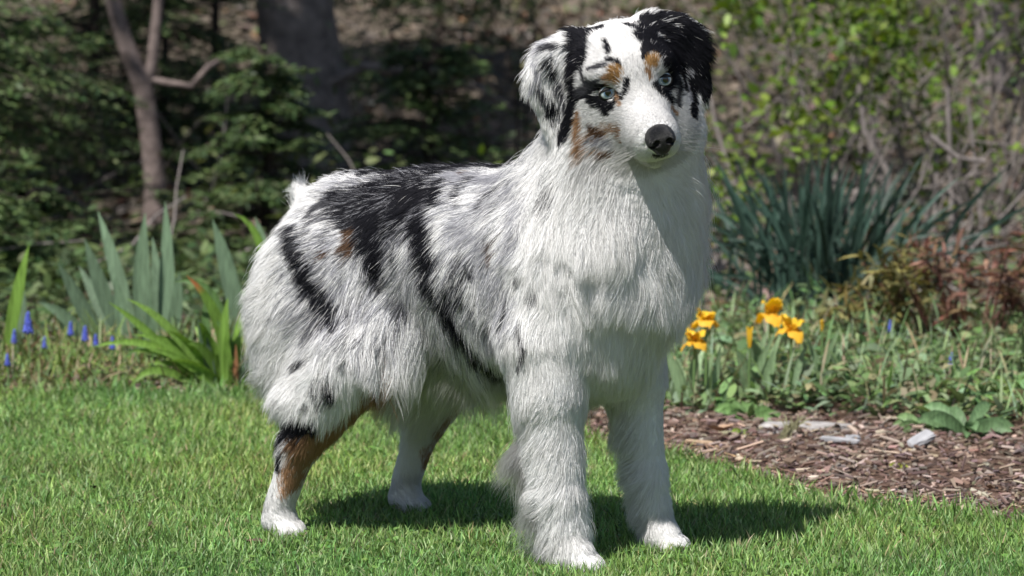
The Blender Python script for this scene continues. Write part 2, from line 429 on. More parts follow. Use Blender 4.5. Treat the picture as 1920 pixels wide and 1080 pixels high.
# left irises (metres from the clump's foot; x right, y away, z up)
plant('iris', (-1.0, 1.80, 0), [
    ((-.02, 0, .02), (-.06, .02, .27), (-.01, 0, .0), .034, jl(SAGE), {}), ((.0, .01, .02), (.005, .0, .25), (-.02, 0, .02), .030, jl(SAGE2), {}),
    ((.02, 0, .02), (.075, -.02, .265), (.0, 0, .02), .028, jl(LIME), {'twist': .5}), ((.03, .02, .02), (.045, .05, .20), (.02, 0, .0), .028, jl(SAGE), {}),
    ((-.05, .0, .02), (-.12, -.02, .22), (-.01, 0, .03), .030, jl(SAGE), {})],
    'iris clump of broad green sword leaves at the left frame edge', 'iris', 'broad leaved irises in the bed')
plant('iris', (-.74, 1.98, 0), [
    ((-.05, 0, .0), (-.155, -.02, .215), (-.01, 0, .03), .030, jl(SAGE), {}), ((-.02, .0, .02), (-.105, .0, .262), (-.01, 0, .02), .032, jl(SAGE), {}),
    ((.0, .02, .02), (-.083, .04, .315), (.0, 0, .02), .030, jl(SAGE2, .05), {}), ((.015, .0, .02), (.018, -.02, .315), (-.015, 0, 0), .036, jl(SAGE2), {}),
    ((.04, .01, .0), (.052, .03, .335), (.02, 0, 0), .034, jl(SAGE), {'twist': .4}), ((.03, .03, .0), (.02, .08, .26), (.02, 0, 0), .03, jl(SAGE), {}),
    ((-.03, .04, .0), (-.13, .10, .20), (.0, 0, .02), .028, jl(SAGE), {}),
    ((-.06, -.02, .0), (-.19, -.05, .14), (.0, 0, .05), .026, jl(SAGE), {}), ((.05, -.02, .0), (.085, -.04, .20), (.02, 0, .03), .028, jl(SAGE), {'twist': .4}),
    ((-.01, -.03, .0), (-.04, -.05, .19), (.0, 0, .02), .03, jl(SAGE2), {}), ((.02, -.03, .0), (.03, -.05, .15), (.01, 0, .0), .032, jl(SAGE), {})],
    'iris clump with tall grey green sword leaves in front of the forked tree', 'iris', 'broad leaved irises in the bed')
plant('iris', (-.548, 2.05, 0), [
    ((.01, 0, .02), (-.05, .0, .295), (.01, 0, .03), .036, jl(SAGE), {'twist': .3}), ((.05, .02, .02), (.035, .0, .30), (.03, 0, .04), .03, jl(SAGE2), {}),
    ((.06, .0, .02), (-.005, -.03, .308), (.05, 0, .12), .018, jl(LIME), {}), ((.08, .03, .02), (.10, .02, .30), (.0, 0, .02), .032, jl(SAGE), {}),
    ((.0, .02, .0), (-.02, .06, .22), (.0, 0, .02), .03, jl(SAGE), {}), ((.03, -.02, .0), (.06, -.05, .2), (.0, 0, .02), .028, jl(SAGE), {})],
    'iris clump with broad sword leaves just behind the dog rump', 'iris', 'broad leaved irises in the bed')
day_extra = []
for i in range(16):
    a = rng.uniform(-1.1, .9); l = rng.uniform(.12, .2); b = (rng.normal(0, .018), rng.normal(0, .015), 0)
    day_extra.append((b, (b[0] + math.sin(a) * l, rng.normal(-.02, .03), l * rng.uniform(.25, .95)), (0, 0, l * .30), rng.uniform(.012, .019), jl(LIME, .2), {'k': 8, 'twist': rng.normal(0, .4)}))
plant('daylily', (-.540, 1.57, 0), day_extra + [
    ((-.03, 0, .0), (-.205, -.03, .178), (.0, 0, .03), .017, jl(LIME), {}), ((-.02, .0, .02), (-.235, -.05, .095), (.01, 0, .075), .015, jl(LIME), {}),
    ((-.03, -.02, .0), (-.165, -.07, .02), (-.02, 0, .085), .016, jl(LIME), {}), ((-.02, .02, .0), (-.19, .02, .06), (.0, 0, .12), .014, jl(DEEP), {}),
    ((.0, .02, .02), (-.062, -.01, .225), (.05, 0, .03), .022, jl(LIME), {'tipcol': (.45, .16, .06)}), ((.01, .0, .02), (-.09, .02, .21), (.06, 0, .12), .018, jl(DEEP), {}),
    ((.01, -.02, .0), (.015, -.02, .185), (-.01, 0, .02), .022, jl(LIME), {'twist': .4}), ((.02, .0, .0), (.035, .02, .15), (.0, 0, .03), .020, jl(LIME), {}),
    ((-.01, -.01, .0), (-.04, -.04, .15), (.0, 0, .02), .020, jl(SAGE), {}), ((.03, -.01, .0), (.065, -.03, .03), (.0, 0, .09), .015, jl(SAGE2), {}),
    ((.0, .03, .0), (-.03, .06, .19), (-.03, 0, .02), .018, jl(DEEP), {}), ((.015, -.015, .0), (.012, -.03, .12), (.0, 0, .02), .016, jl(LIME), {}),
    ((.02, .01, .0), (-.01, .0, .14), (.03, 0, .02), .018, jl(DEEP), {}), ((-.02, .01, .0), (-.10, .01, .12), (.01, 0, .03), .014, jl(LIME), {}),
    ((.028, -.02, .0), (.03, -.03, .10), (.0, 0, .0), .009, (.34, .16, .08), {}), ((.0, -.02, .0), (-.13, -.06, .09), (-.01, 0, .05), .013, jl(LIME), {})],
    'daylily clump of narrow arching yellow green leaves left of the dog', 'daylily')
# dark daffodil clump on the right
lv_ = []
for i in range(170):
    a = rng.normal(0, .55); b = np.array([rng.normal(0, .075), rng.normal(0, .05), 0])
    h = rng.uniform(.30, .43) * (1 - .25 * abs(a)); sp = a * .20 + b[0] * .9
    drop = .10 * max(0, abs(a) - .55)
    t = np.array([b[0] + sp, b[1] + rng.normal(0, .08), h - drop])
    if rng.random() < .12: t[2] *= .55; t[0] *= 1.35
    lv_.append((b, t, (-sp * .35, 0, .05 + drop * 1.2), rng.uniform(.007, .0115), np.array((.034, .066, .05)) * rng.uniform(.5, 1.7), {'twist': rng.normal(0, .7), 'k': 6, 'full': .7}))
plant('daffodil_clump', (.675, 2.72, 0), lv_, 'dense clump of dark blue green strap leaves right of the dog', 'daffodil clump')

# ---------------------------------------------------------------- flowers
MAT_PETAL = tinted('petal', .55, .25, .35)
MAT_STEM = plain('green_stem', (.12, .20, .07), .6, .3, 0, .2, 60)
def tube(pts, rad, ns=7):
    pts = np.array(pts, float); rad = np.broadcast_to(np.array(rad, float), (len(pts),))
    d = unit(np.gradient(pts, axis=0)); ref = np.array([.31, .92, .24])
    s_ = unit(np.cross(d, ref)); n_2 = np.cross(s_, d)
    vs = [pts[i] + rad[i] * (math.cos(a) * s_[i] + math.sin(a) * n_2[i]) for i in range(len(pts)) for a in np.linspace(0, 2 * np.pi, ns, endpoint=False)]
    fs = [(i * ns + j, i * ns + (j + 1) % ns, (i + 1) * ns + (j + 1) % ns, (i + 1) * ns + j) for i in range(len(pts) - 1) for j in range(ns)]
    return np.array(vs), fs
def petal(ln, wd, out, up, curl, a, col, ruff, seed):
    r_ = np.random.default_rng(seed); k, m = 7, 5; vs, cs = [], []
    for i in range(k):
        t = i / (k - 1); w = wd * (math.sin(math.pi * min(.12 + t * .82, 1)) ** .7)
        r = out * t + .002; z = up * math.sin(t * math.pi * .5) * ln - curl * ln * t * t
        for j in range(m):
            s_ = j / (m - 1) * 2 - 1
            x, y = r * ln, s_ * w * .5
            z2 = z + ruff * ln * abs(s_) * math.sin(t * 9 + s_ * 5 + seed) - .12 * w * s_ * s_
            vs.append((x * math.cos(a) - y * math.sin(a), x * math.sin(a) + y * math.cos(a), z2))
            cs.append(np.array(col) * (.8 + .35 * t) * r_.uniform(.92, 1.08))
    fs = [(i * m + j, i * m + j + 1, (i + 1) * m + j + 1, (i + 1) * m + j) for i in range(k - 1) for j in range(m - 1)]
    return mesh_np('petal', vs, fs, MAT_PETAL, True, np.array(cs))
GOLD = (.80, .54, .045)
def yellow_iris(loc, h, size, lean, label, seed, bud=False):
    o = put('yellow_iris', None, None, loc, seed * .9, label, 'flower', 'yellow irises')
    top = np.array([lean[0], lean[1], h])
    put('stem', mesh_np('stem', *tube([(0, 0, 0), top * .5 + [.004, 0, 0], top], [.0028, .0025, .0022]), MAT_STEM), o)
    if bud:
        for j in range(3):
            p = put('petal', petal(size * 1.5, size * .42, .16, 1.05, 0.0, j * 2.09, GOLD, .02, seed + j), o, tuple(top))
        return o
    r_ = np.random.default_rng(seed)
    for j in range(3):
        put('petal', petal(size * r_.uniform(.85, 1.1), size * 1.0, r_.uniform(.45, .7), r_.uniform(.8, 1.05), r_.uniform(.1, .35), j * 2.094 + .4 + r_.normal(0, .25), GOLD, .13, seed + j), o, tuple(top))
        put('petal', petal(size * r_.uniform(.9, 1.1), size * .95, r_.uniform(.7, .95), r_.uniform(.3, .6), r_.uniform(.6, 1.0), j * 2.094 + 1.45 + r_.normal(0, .25), np.array(GOLD) * (1.0, .86, 1), .13, seed + 7 + j), o, tuple(top))
        put('petal', petal(size * .7, size * .6, r_.uniform(.2, .4), r_.uniform(.6, .9), .1, j * 2.094 + r_.normal(0, .4), np.array(GOLD) * (1.05, 1.1, 1.2), .15, seed + 13 + j), o, tuple(top))
    return o
yellow_iris((.345, 1.34, 0), .160, .033, (.0, .0), 'yellow iris bloom nearest the dog, upper of two', 1)
yellow_iris((.322, 1.26, 0), .132, .031, (.0, .0), 'yellow iris bloom nearest the dog, lower one touching its coat', 2)
yellow_iris((.466, 1.40, 0), .168, .035, (.0, .0), 'tallest and brightest yellow iris bloom, right of the dog', 3)
yellow_iris((.505, 1.36, 0), .142, .031, (.004, .0), 'rightmost open yellow iris bloom', 4)
yellow_iris((.425, 1.34, 0), .115, .024, (.004, .0), 'half closed yellow iris bud left of the tallest bloom', 5, True)
yellow_iris((.570, 1.52, 0), .125, .014, (.0, .0), 'small orange yellow iris bud right of the open blooms', 6, True)
# the fans of leaves beneath the yellow irises
for q, (x, y, n_l, lab) in enumerate(((.33, 1.30, 9, 'fan of pale green leaves under the iris blooms nearest the dog'),
                                      (.45, 1.36, 12, 'fan of pale green leaves under the tallest yellow iris'),
                                      (.56, 1.42, 8, 'fan of pale green leaves right of the yellow irises'))):
    lv_ = []
    for i in range(n_l):
        a = rng.uniform(-1, 1); b = (rng.normal(0, .025), rng.normal(0, .02), 0); h = rng.uniform(.085, .145)
        lv_.append((b, (b[0] + a * .055, b[1] + rng.normal(0, .03), h), (a * -.01, 0, .01), rng.uniform(.013, .021), jl((.22, .32, .17)), {'twist': rng.normal(0, .5), 'k': 6}))
    plant('iris_leaf_fan', (x, y, 0), lv_, lab, 'iris')
MAT_BLUE = tinted('hyacinth_blue', .55, .3)
def grape_hyacinth(loc, h, size, label, seed):
    r_ = np.random.default_rng(seed)
    o = put('grape_hyacinth', None, None, loc, None, label, 'flower', 'blue grape hyacinths')
    put('stem', mesh_np('stem', *tube([(0, 0, 0), (.002, 0, h * .6), (0, 0, h)], [.002, .0018, .0016]), MAT_STEM), o)
    fs_, vs_, cs_ = [], [], []
    oct_ = np.array([(1, 0, 0), (-1, 0, 0), (0, 1, 0), (0, -1, 0), (0, 0, 1), (0, 0, -1)], float)
    of = np.array([(0, 2, 4), (2, 1, 4), (1, 3, 4), (3, 0, 4), (2, 0, 5), (1, 2, 5), (3, 1, 5), (0, 3, 5)])
    for i in range(46):
        t = i / 45; a = i * 2.4; rr = size * .38 * (1 - .75 * t); b = size * .20 * (1 - .45 * t)
        c = np.array([math.cos(a) * rr, math.sin(a) * rr, h - size * .3 + t * size * 1.9])
        fs_.append(of + 6 * i); vs_.append(oct_ * b * np.array([1, 1, 1.25]) + c)
        cs_.append(np.tile(np.array((.10, .13, .52)) * r_.uniform(.7, 1.3), (6, 1)))
    put('flower_spike', mesh_np('flower_spike', np.concatenate(vs_), np.concatenate(fs_), MAT_BLUE, True, np.concatenate(cs_)), o)
    return o
GH = [(-.950, 1.92, .125, .018, 'tallest blue grape hyacinth, in front of the left iris clump'), (-.885, 2.05, .105, .012, 'blue grape hyacinth, second from the left of the small row'),
      (-.852, 2.02, .098, .013, 'blue grape hyacinth in the middle of the small row by the left irises'), (-.828, 2.00, .088, .011, 'small blue grape hyacinth, fourth of the row by the left irises'),
      (-.795, 2.0, .084, .011, 'rightmost small blue grape hyacinth beside the grey green iris'), (-1.005, 1.86, .105, .013, 'pale blue grape hyacinth cut by the left frame edge'),
      (-.972, 1.80, .075, .010, 'low blue grape hyacinth deep in the weeds at the left'), (-.70, 2.02, .075, .010, 'tiny blue grape hyacinth half hidden behind the daylily leaves'),
      (.735, 1.86, .092, .012, 'blue grape hyacinth among the weeds right of the yellow irises'), (.80, 1.45, .075, .011, 'dark blue grape hyacinth in the weeds at the far right')]
GH += [(-.93, 2.0, .085, .010, 'short blue grape hyacinth between the tallest one and the small row'), (-1.04, 2.05, .11, .011, 'blue grape hyacinth behind the pale one at the left frame edge'),
       (-.99, 2.0, .095, .012, 'violet blue grape hyacinth left of the tallest one'), (-.665, 2.0, .07, .009, 'tiny blue grape hyacinth rightmost beside the daylily')]
for i, g in enumerate(GH):
    if g[0] < 0: grape_hyacinth((g[0] * .95, g[1] - .32, 0), g[2] - .005, g[3] * 1.1, g[4], i)
    else: grape_hyacinth((g[0], g[1], 0), g[2], g[3], g[4], i)

# ---------------------------------------------------------------- weeds: one mass of small leaves, stems and seed heads
def weeds(n, fx, pal, hmax, lmin, lmax, wr_, tilt):
    x, y, hs = fx(n); n = len(x)
    a = rng.random(n) * 2 * np.pi
    base = np.stack([x, y, .01 + hs * rng.random(n) ** 1.2], 1)
    d = np.stack([np.cos(a), np.sin(a), tilt + rng.normal(0, .4, n)], 1)
    ln = rng.uniform(lmin, lmax, n)
    return ribbons(base, d, np.array([0, 0, -.9]) * np.ones((n, 3)), ln, ln * wr_ * rng.uniform(.6, 1.3, n), 3, pick(n, pal, .25),
                   np.stack([-np.sin(a), np.cos(a), rng.normal(0, .25, n)], 1), prof=np.array([.4, 1., .8]))
def left_zone(n):
    x = rng.uniform(-1.9, -.02, n); y = edge_y(x) + .03 + .60 * rng.random(n)
    p = np.stack([x, y, x * 0], 1); hs = .02 + .075 * vnoise(p, 9, 41) * np.clip((y - edge_y(x)) / .12, .2, 1)
    return x, y, hs
def right_zone(n):
    x = rng.uniform(.10, 1.9, n); y = rng.uniform(.85, 2.6, n)
    lo = np.interp(x, [.1, .3, .55, .7, .8, 1.9], [1.35, 1.16, 1.10, 1.05, .95, .5])
    k = y > lo + .10 * vnoise(np.stack([x, y, x * 0], 1), 14, 42)
    x, y = x[k], y[k]; p = np.stack([x, y, x * 0], 1)
    return x, y, .02 + .095 * vnoise(p, 10, 43) * np.clip((y - np.interp(x, [.1, .3, .55, .7, .8, 1.9], [1.35, 1.16, 1.10, 1.05, .95, .5])) / .15, .25, 1)
PAL_W = [(.16, .26, .06), (.22, .31, .09), (.12, .21, .06), (.26, .32, .12), (.17, .25, .12), (.20, .28, .07), (.28, .23, .13)]
PAL_WR = [(.15, .25, .08), (.19, .29, .12), (.12, .21, .08), (.24, .31, .15), (.20, .28, .17), (.26, .24, .13)]
wl = pack([weeds(9000, left_zone, PAL_W, .1, .012, .032, .32, .5), weeds(5000, left_zone, PAL_W + [(.33, .24, .14)] * 2, .1, .03, .085, .05, 1.6)])
put('weeds', mesh_np('weeds', *wl[:2], MAT_LEAF, True, wl[2]), label='low yellow green weeds and dry stems along the left bed', cat='weeds', kind='stuff')
wl = pack([weeds(15000, right_zone, PAL_WR, .1, .016, .046, .42, .5), weeds(3500, right_zone, PAL_WR + [(.33, .25, .15)], .1, .035, .10, .05, 1.8)])
put('weeds', mesh_np('weeds', *wl[:2], MAT_LEAF, True, wl[2]), label='tangle of green weeds behind the mulch on the right', cat='weeds', kind='stuff')
# weeds that stand out
def broad_weed(loc, n_l, ln, wd, col, label, spread=1.0, cat='weed'):
    lv_ = []
    for i in range(n_l):
        a = i / n_l * 2 * np.pi + rng.normal(0, .3); l = ln * rng.uniform(.6, 1.1)
        lv_.append(((0, 0, .005), (math.cos(a) * l * spread, math.sin(a) * l * .8 * spread, l * rng.uniform(.1, .6)), (0, 0, l * .35), wd * rng.uniform(.7, 1.2), jl(col), {'k': 6, 'full': .55, 'fold': .3}))
    return plant('broadleaf_weed', loc, lv_, label, cat)
broad_weed((.76, .95, 0), 13, .085, .026, (.13, .22, .10), 'broad leaved green weed at the right frame edge above the slate chip')
broad_weed((.70, 1.02, 0), 9, .06, .018, (.17, .27, .11), 'smaller broad leaved weed just left of the one at the frame edge')
broad_weed((.385, .95, .008), 6, .020, .008, (.25, .36, .06), 'small bright green sprout on the mulch')
broad_weed((.60, .55, .008), 5, .016, .007, (.30, .34, .05), 'tiny yellow green sprout low on the mulch')
broad_weed((.41, 1.16, 0), 10, .07, .020, (.15, .26, .09), 'green weed rosette below the yellow irises')
broad_weed((.86, 1.42, 0), 9, .085, .030, (.20, .33, .08), 'bright green broad weed in the tangle at the far right')
lv_ = [((rng.normal(0, .006), rng.normal(0, .006), 0), (.012 + rng.normal(0, .02), rng.normal(0, .02), rng.uniform(.015, .042)), (.015, 0, .02), .0025, (.30, .29, .17), {'k': 5}) for _ in range(26)]
plant('dry_grass_tuft', (.452, .92, .008), lv_, 'small curled dry grass tuft on the mulch', 'grass tuft')

# ---------------------------------------------------------------- background: bronze peony, shrubs, trees, bank
MAT_BARK = plain('grey_brown_bark', (.17, .135, .125), .9, .15, 0, .45, 30, .8)
MAT_BARKD = plain('dark_bark', (.21, .18, .17), .92, .15, 0, .5, 22, 1.0)
MAT_TWIG = plain('pale_twig', (.21, .185, .175), .85, .15, 0, .3, 50, .3)
MAT_TWIGD = plain('dark_twig', (.05, .04, .035), .85, .15, 0, .3, 50, .3)
MAT_STEMR = plain('bronze_stem', (.12, .05, .04), .6, .3, 0, .3, 60)
def merge_tubes(lst, ns=7):
    vs, fs, o = [], [], 0
    for p, r in lst:
        v, f = tube(p, r, ns); vs.append(v); fs.append(np.array(f) + o); o += len(v)
    return np.concatenate(vs), np.concatenate(fs)
def leaves_on(pts, dirs, ln, wd, pal, k=3, droop=.5, jit=.5):
    n = len(pts); d = unit(dirs + rng.normal(0, jit, (n, 3)))
    side = unit(np.cross(d, np.array([0, 0, 1.0]) + rng.normal(0, .35, (n, 3))))
    l = ln * rng.uniform(.6, 1.25, n)
    return ribbons(pts, d, np.array([0, 0, -droop]) * np.ones((n, 3)), l, wd * rng.uniform(.7, 1.25, n), k, pick(n, pal, .22), side, prof=np.array([.35, 1., .75][:k]))
# bronze peony: each stem its own frond
peony = put('peony', None, None, (.935, 2.18, 0), None, 'bronze red peony foliage at the right frame edge', 'peony')
for i in range(46):
    a = rng.normal(0, 1); sp = np.array([np.clip(a, -1.7, 1.7) * .19, rng.normal(0, .10), 0])
    h = rng.uniform(.11, .27) * (1 - .12 * abs(a)); top = sp + [0, 0, h]
    path = [np.array([sp[0] * .35, sp[1] * .35, 0]), np.array([sp[0] * .75, sp[1] * .75, h * .6]), top]
    st = put('stem', mesh_np('stem', *tube(path, [.003, .0025, .0015], 6), MAT_STEMR), peony)
    n = 26
    ps = np.array([path[1] + (path[2] - path[1]) * t for t in rng.uniform(.2, 1.05, n)]) + rng.normal(0, .012, (n, 3))
    ds = np.stack([rng.normal(0, 1, n) + np.sign(a) * .2, rng.normal(0, .7, n), rng.normal(.15, .35, n)], 1)
    olive = a < -.5 and rng.random() < .75
    pal = [(.19, .17, .05), (.25, .22, .075), (.15, .14, .055)] if olive else [(.20, .10, .065), (.14, .07, .05), (.28, .16, .105), (.19, .13, .065)]
    lv = leaves_on(ps, ds, .045, .0095, pal)
    put('leaves', mesh_np('leaves', *lv[:2], MAT_LEAF, True, lv[2]), st)

def limbs(p, d, ln, r, depth, out, tips, wig=.25, split=(2, 3), spread=.7, up=.15):
    """branching skeleton: out gets (points, radii), tips gets (point, direction)"""
    k = 5; pts = [p]; dd = d
    for i in range(k):
        dd = unit((dd + rng.normal(0, wig, 3) * .35 + [0, 0, up * .2])[None])[0]
        pts.append(pts[-1] + dd * ln / k)
        if depth <= 1: tips.append((pts[-1], dd))
    rr = np.linspace(r, r * .55, k + 1)
    out.append((pts, rr))
    if depth > 0:
        for j in range(rng.integers(split[0], split[1] + 1)):
            nd = unit((dd + rng.normal(0, spread, 3) + [0, 0, up])[None])[0]
            i = rng.integers(2, k + 1)
            limbs(pts[i], nd, ln * rng.uniform(.55, .8), rr[i] * .7, depth - 1, out, tips, wig, split, spread, up)

def shrub(name, loc, label, cat, stems, h, rad, bark, pal, nleaf, ln, wd, droop, spread=.55, depth=3, jit=.6, group=None, leaf_from=0.0):
    o = put(name, None, None, loc, None, label, cat, group)
    out, tips = [], []
    for i in range(stems):
        a = rng.random() * 2 * np.pi; lean = rng.uniform(.1, spread)
        limbs(np.array([math.cos(a) * rad * .25, math.sin(a) * rad * .25, 0.]), unit(np.array([[math.cos(a) * lean, math.sin(a) * lean, 1.]]))[0],
              h * rng.uniform(.4, .62), .006 + .004 * rng.random(), depth, out, tips, spread=spread)
    put('branches', mesh_np('branches', *merge_tubes(out, 5), bark), o)
    tp = np.array([t[0] for t in tips]); td = np.array([t[1] for t in tips])
    if leaf_from: 
        k = tp[:, 2] > leaf_from; tp, td = tp[k], td[k]
    i = rng.integers(0, len(tp), nleaf)
    lv = leaves_on(tp[i] + rng.normal(0, .03, (nleaf, 3)), td[i] * .6, ln, wd, pal, 3, droop, jit)
    put('foliage', mesh_np('foliage', *lv[:2], MAT_LEAF, True, lv[2]), o, kind='stuff')
    return o
def gz(x, y): return float(terrain(np.array([x]), np.array([y]))[0])
BRIGHT = [(.11, .19, .022), (.15, .23, .03), (.08, .14, .022), (.18, .25, .045)]
DARKG = [(.062, .105, .040), (.085, .135, .05), (.045, .078, .033), (.115, .17, .06), (.14, .19, .08)]
# evergreen masses on the left: sprays of short needles on drooping boughs
def evergreen(loc, label, h, rad, n_b, pal, group='dark evergreens in the wood'):
    o = put('evergreen_shrub', None, None, loc, None, label, 'evergreen', group)
    out, P_, D_ = [], [], []
    out.append(([np.zeros(3), np.array([.02, .01, h * .5]), np.array([0, 0, h])], [.02, .014, .004]))
    for i in range(n_b):
        z = h * rng.uniform(.04, .98); a = rng.random() * 2 * np.pi
        l = rad * (1.1 - .75 * z / h) * rng.uniform(.55, 1.1)
        d = np.array([math.cos(a), math.sin(a), .25]); pts = [np.array([0, 0, z])]
        for k in range(6):
            d = unit((d + [0, 0, -.10] + rng.normal(0, .09, 3))[None])[0]; pts.append(pts[-1] + d * l / 6)
        out.append((pts, np.linspace(.005, .0012, 7)))
        for k in range(2, 7):
            for s_ in (-1, 1):
                sd = unit(np.cross(d, [0, 0, 1.])[None])[0] * s_ + d * .8 + rng.normal(0, .15, 3); sd = unit(sd[None])[0]
                tl = l * .28 * rng.uniform(.6, 1.2); q = pts[k]
                for m_ in range(6):
                    q = q + sd * tl / 6 + np.array([0, 0, -.002])
                    for s2 in (-1, 1):
                        P_.append(q); D_.append(sd * .7 + s2 * np.cross(sd, [0, 0, 1.]) * .9)
    P_ = np.array(P_); D_ = np.array(D_)
    put('branches', mesh_np('branches', *merge_tubes(out, 5), MAT_TWIGD), o)
    lv = leaves_on(P_, D_, .030, .010, pal, 3, .3, .22)
    put('foliage', mesh_np('foliage', *lv[:2], MAT_LEAF, True, lv[2]), o, kind='stuff')
for (x, y, h, r, nb, lab) in ((-1.55, 4.6, 1.25, .62, 110, 'dark evergreen shrub at the left frame edge'), (-.70, 4.7, .62, .33, 80, 'low green evergreen between the forked tree and the big trunk'),
                              (-1.38, 6.3, 1.7, .62, 120, 'tall dark evergreen behind the forked tree'), (-.28, 6.2, .55, .42, 70, 'low evergreen sapling right of the big trunk'), (-1.22, 6.9, 1.0, .42, 90, 'evergreen filling the gap left of the big trunk'), (-1.75, 5.3, 1.0, .6, 90, 'evergreen between the left edge and the forked tree'), (-1.55, 7.6, 2.0, .8, 110, 'tall evergreen far behind, left of the forked tree'), (-1.15, 8.2, 2.1, .75, 110, 'tall evergreen far behind between forked tree and big trunk'), (-.30, 8.6, 1.0, .5, 70, 'small evergreen far up the bank right of the big trunk'),
                              (-2.1, 6.2, 1.9, .8, 100, 'tall dark evergreen in the far left corner'), (-1.30, 4.3, .26, .30, 60, 'low evergreen sprawling behind the grey green irises'),
                              (-1.42, 3.7, .40, .38, 60, 'low evergreen sprawling behind the left irises')):
    evergreen((x, y, gz(x, y) - .02), lab, h, r, nb, DARKG)
# light green shrubs on the right
shrub('leafy_shrub', (.78, 4.4, gz(.78, 4.4)), 'spring green leafed shrub right of the dog head', 'shrub', 9, .95, .4, MAT_TWIG, BRIGHT, 1900, .036, .023, .3, .6, 3, group='spring green shrubs')
shrub('leafy_shrub', (1.30, 4.9, gz(1.3, 4.9)), 'twiggy shrub with sparse bright leaves at the upper right', 'shrub', 9, 1.05, .4, MAT_TWIG, BRIGHT + DARKG[3:], 1500, .030, .019, .3, .6, 3, group='spring green shrubs')
shrub('leafy_shrub', (1.05, 6.3, gz(1.05, 6.3)), 'spring green shrub farther up the bank', 'shrub', 8, 1.3, .5, MAT_TWIG, BRIGHT, 2200, .035, .024, .3, .6, 3, group='spring green shrubs')
shrub('leafy_shrub', (1.75, 4.2, gz(1.75, 4.2)), 'dark leafed shrub at the right frame edge', 'shrub', 7, .8, .4, MAT_TWIGD, DARKG[2:] + BRIGHT[:1], 1500, .034, .02, .3, .6, 3, group='spring green shrubs')
shrub('bare_shrub', (1.05, 3.9, gz(1.05, 3.9)), 'leafless grey twiggy shrub behind the daffodil clump', 'shrub', 7, .6, .3, MAT_TWIG, BRIGHT, 160, .024, .016, .3, .65, 3)
shrub('leafy_shrub', (.0, 7.2, gz(0, 7.2)), 'thin half bare shrub on the bank above the dog back', 'shrub', 7, .9, .5, MAT_TWIGD, DARKG[2:] + [(.2, .2, .08)], 900, .035, .02, .3, .6, 3, group='spring green shrubs')
shrub('leafy_shrub', (.45, 3.6, gz(.45, 3.6)), 'low bright green bush showing between the dog and the daffodils', 'shrub', 6, .36, .2, MAT_TWIG, BRIGHT, 420, .026, .018, .3, .5, 2, group='spring green shrubs')
# grey dead stems standing in the right bed
for i, (pts, r, lab) in enumerate((
        ([(1.10, 3.7, 0), (1.10, 3.72, .25), (1.085, 3.7, .52)], .008, 'upright pale dead stem left of the leaning stick'),
        ([(1.20, 3.7, .0), (1.165, 3.72, .27), (1.135, 3.7, .50)], .006, 'thin leaning pale dead stem at the right'),
        ([(1.04, 3.68, .40), (1.11, 3.68, .345), (1.18, 3.69, .335)], .008, 'short pale stick lodged across the dead stems'),
        ([(.97, 3.9, .0), (.96, 3.9, .30), (.90, 3.9, .40), (.885, 3.9, .52)], .010, 'crooked grey dead branch above the daffodil clump'),
        ([(1.345, 3.9, 0), (1.33, 3.95, .4), (1.325, 4.0, .9), (1.34, 4.0, 1.5)], .007, 'thin dark upright sapling stem near the right frame edge'))):
    b0 = np.array(pts[0]); rel = [np.array(p) - b0 for p in pts]
    put('dead_sapling', mesh_np('dead_sapling', *tube(rel, np.linspace(r, r * .7, len(rel)), 8), MAT_TWIGD if i == 4 else MAT_TWIG), None,
        (b0[0], b0[1], b0[2] + gz(b0[0], b0[1]) - .01), None, lab, 'stem')

# trees
def tree(name, loc, label, trunk, bark, crown_c, crown_r, nleaf, pal, limbs_n, extra=(), ns=14, ln=.07):
    o = put(name, None, None, loc, None, label, 'tree')
    t = put('trunk', mesh_np('trunk', *tube(trunk[0], trunk[1], ns), bark), o)
    for e in extra: put('branch', mesh_np('branch', *tube(e[0], e[1], 8), bark), t)
    out, tips = [], []
    top = np.array(trunk[0][-1], float)
    for i in range(limbs_n):
        tgt = np.array(crown_c) + unit(rng.normal(0, 1, (1, 3)))[0] * np.array(crown_r) * .45
        d = unit((tgt - top)[None])[0]
        limbs(top - [0, 0, .2], d, np.linalg.norm(tgt - top) * .9, trunk[1][-1] * .6, 2, out, tips, spread=.8)
    put('limbs', mesh_np('limbs', *merge_tubes(out, 5), bark), t)
    u = unit(rng.normal(0, 1, (nleaf, 3))) * (rng.random((nleaf, 1)) ** .45) * np.array(crown_r)
    cl = vnoise(u + 50, 1.5, 77)
    u = u[cl > .42]
    lv = leaves_on(u + np.array(crown_c), np.zeros_like(u), ln, ln * .6, pal, 3, .4, 1.0)
    put('crown', mesh_np('crown', *lv[:2], MAT_LEAF, True, lv[2]), o, kind='stuff')
    return o
z0 = gz(-1.08, 5.4)
tree('forked_tree', (-1.08, 5.4, z0 - .05), 'slim grey tree forking low, at the left behind the irises',
     ([(0, 0, 0), (.005, 0, .18), (-.01, .0, .34), (-.03, .0, .48), (-.085, .0, .62), (-.135, .01, .80), (-.17, .02, 1.3), (-.15, .05, 2.2)], [.040, .033, .031, .031, .026, .023, .02, .016]), MAT_BARK,
     (-.3, -.2, 3.4), (1.1, 1.1, .9), 5000, DARKG + BRIGHT[2:3], 4,
     [([(-.022, 0, .46), (.0, .0, .56), (.02, .0, .74), (.05, .02, 1.3), (.10, .05, 2.4)], [.020, .018, .017, .014, .009]),
      ([(-.01, 0, .50), (.05, -.02, .49), (.12, -.03, .48), (.17, -.02, .54), (.24, 0, .58), (.33, .02, .60)], [.012, .011, .010, .009, .007, .004])])
z0 = gz(-.74, 7.1)
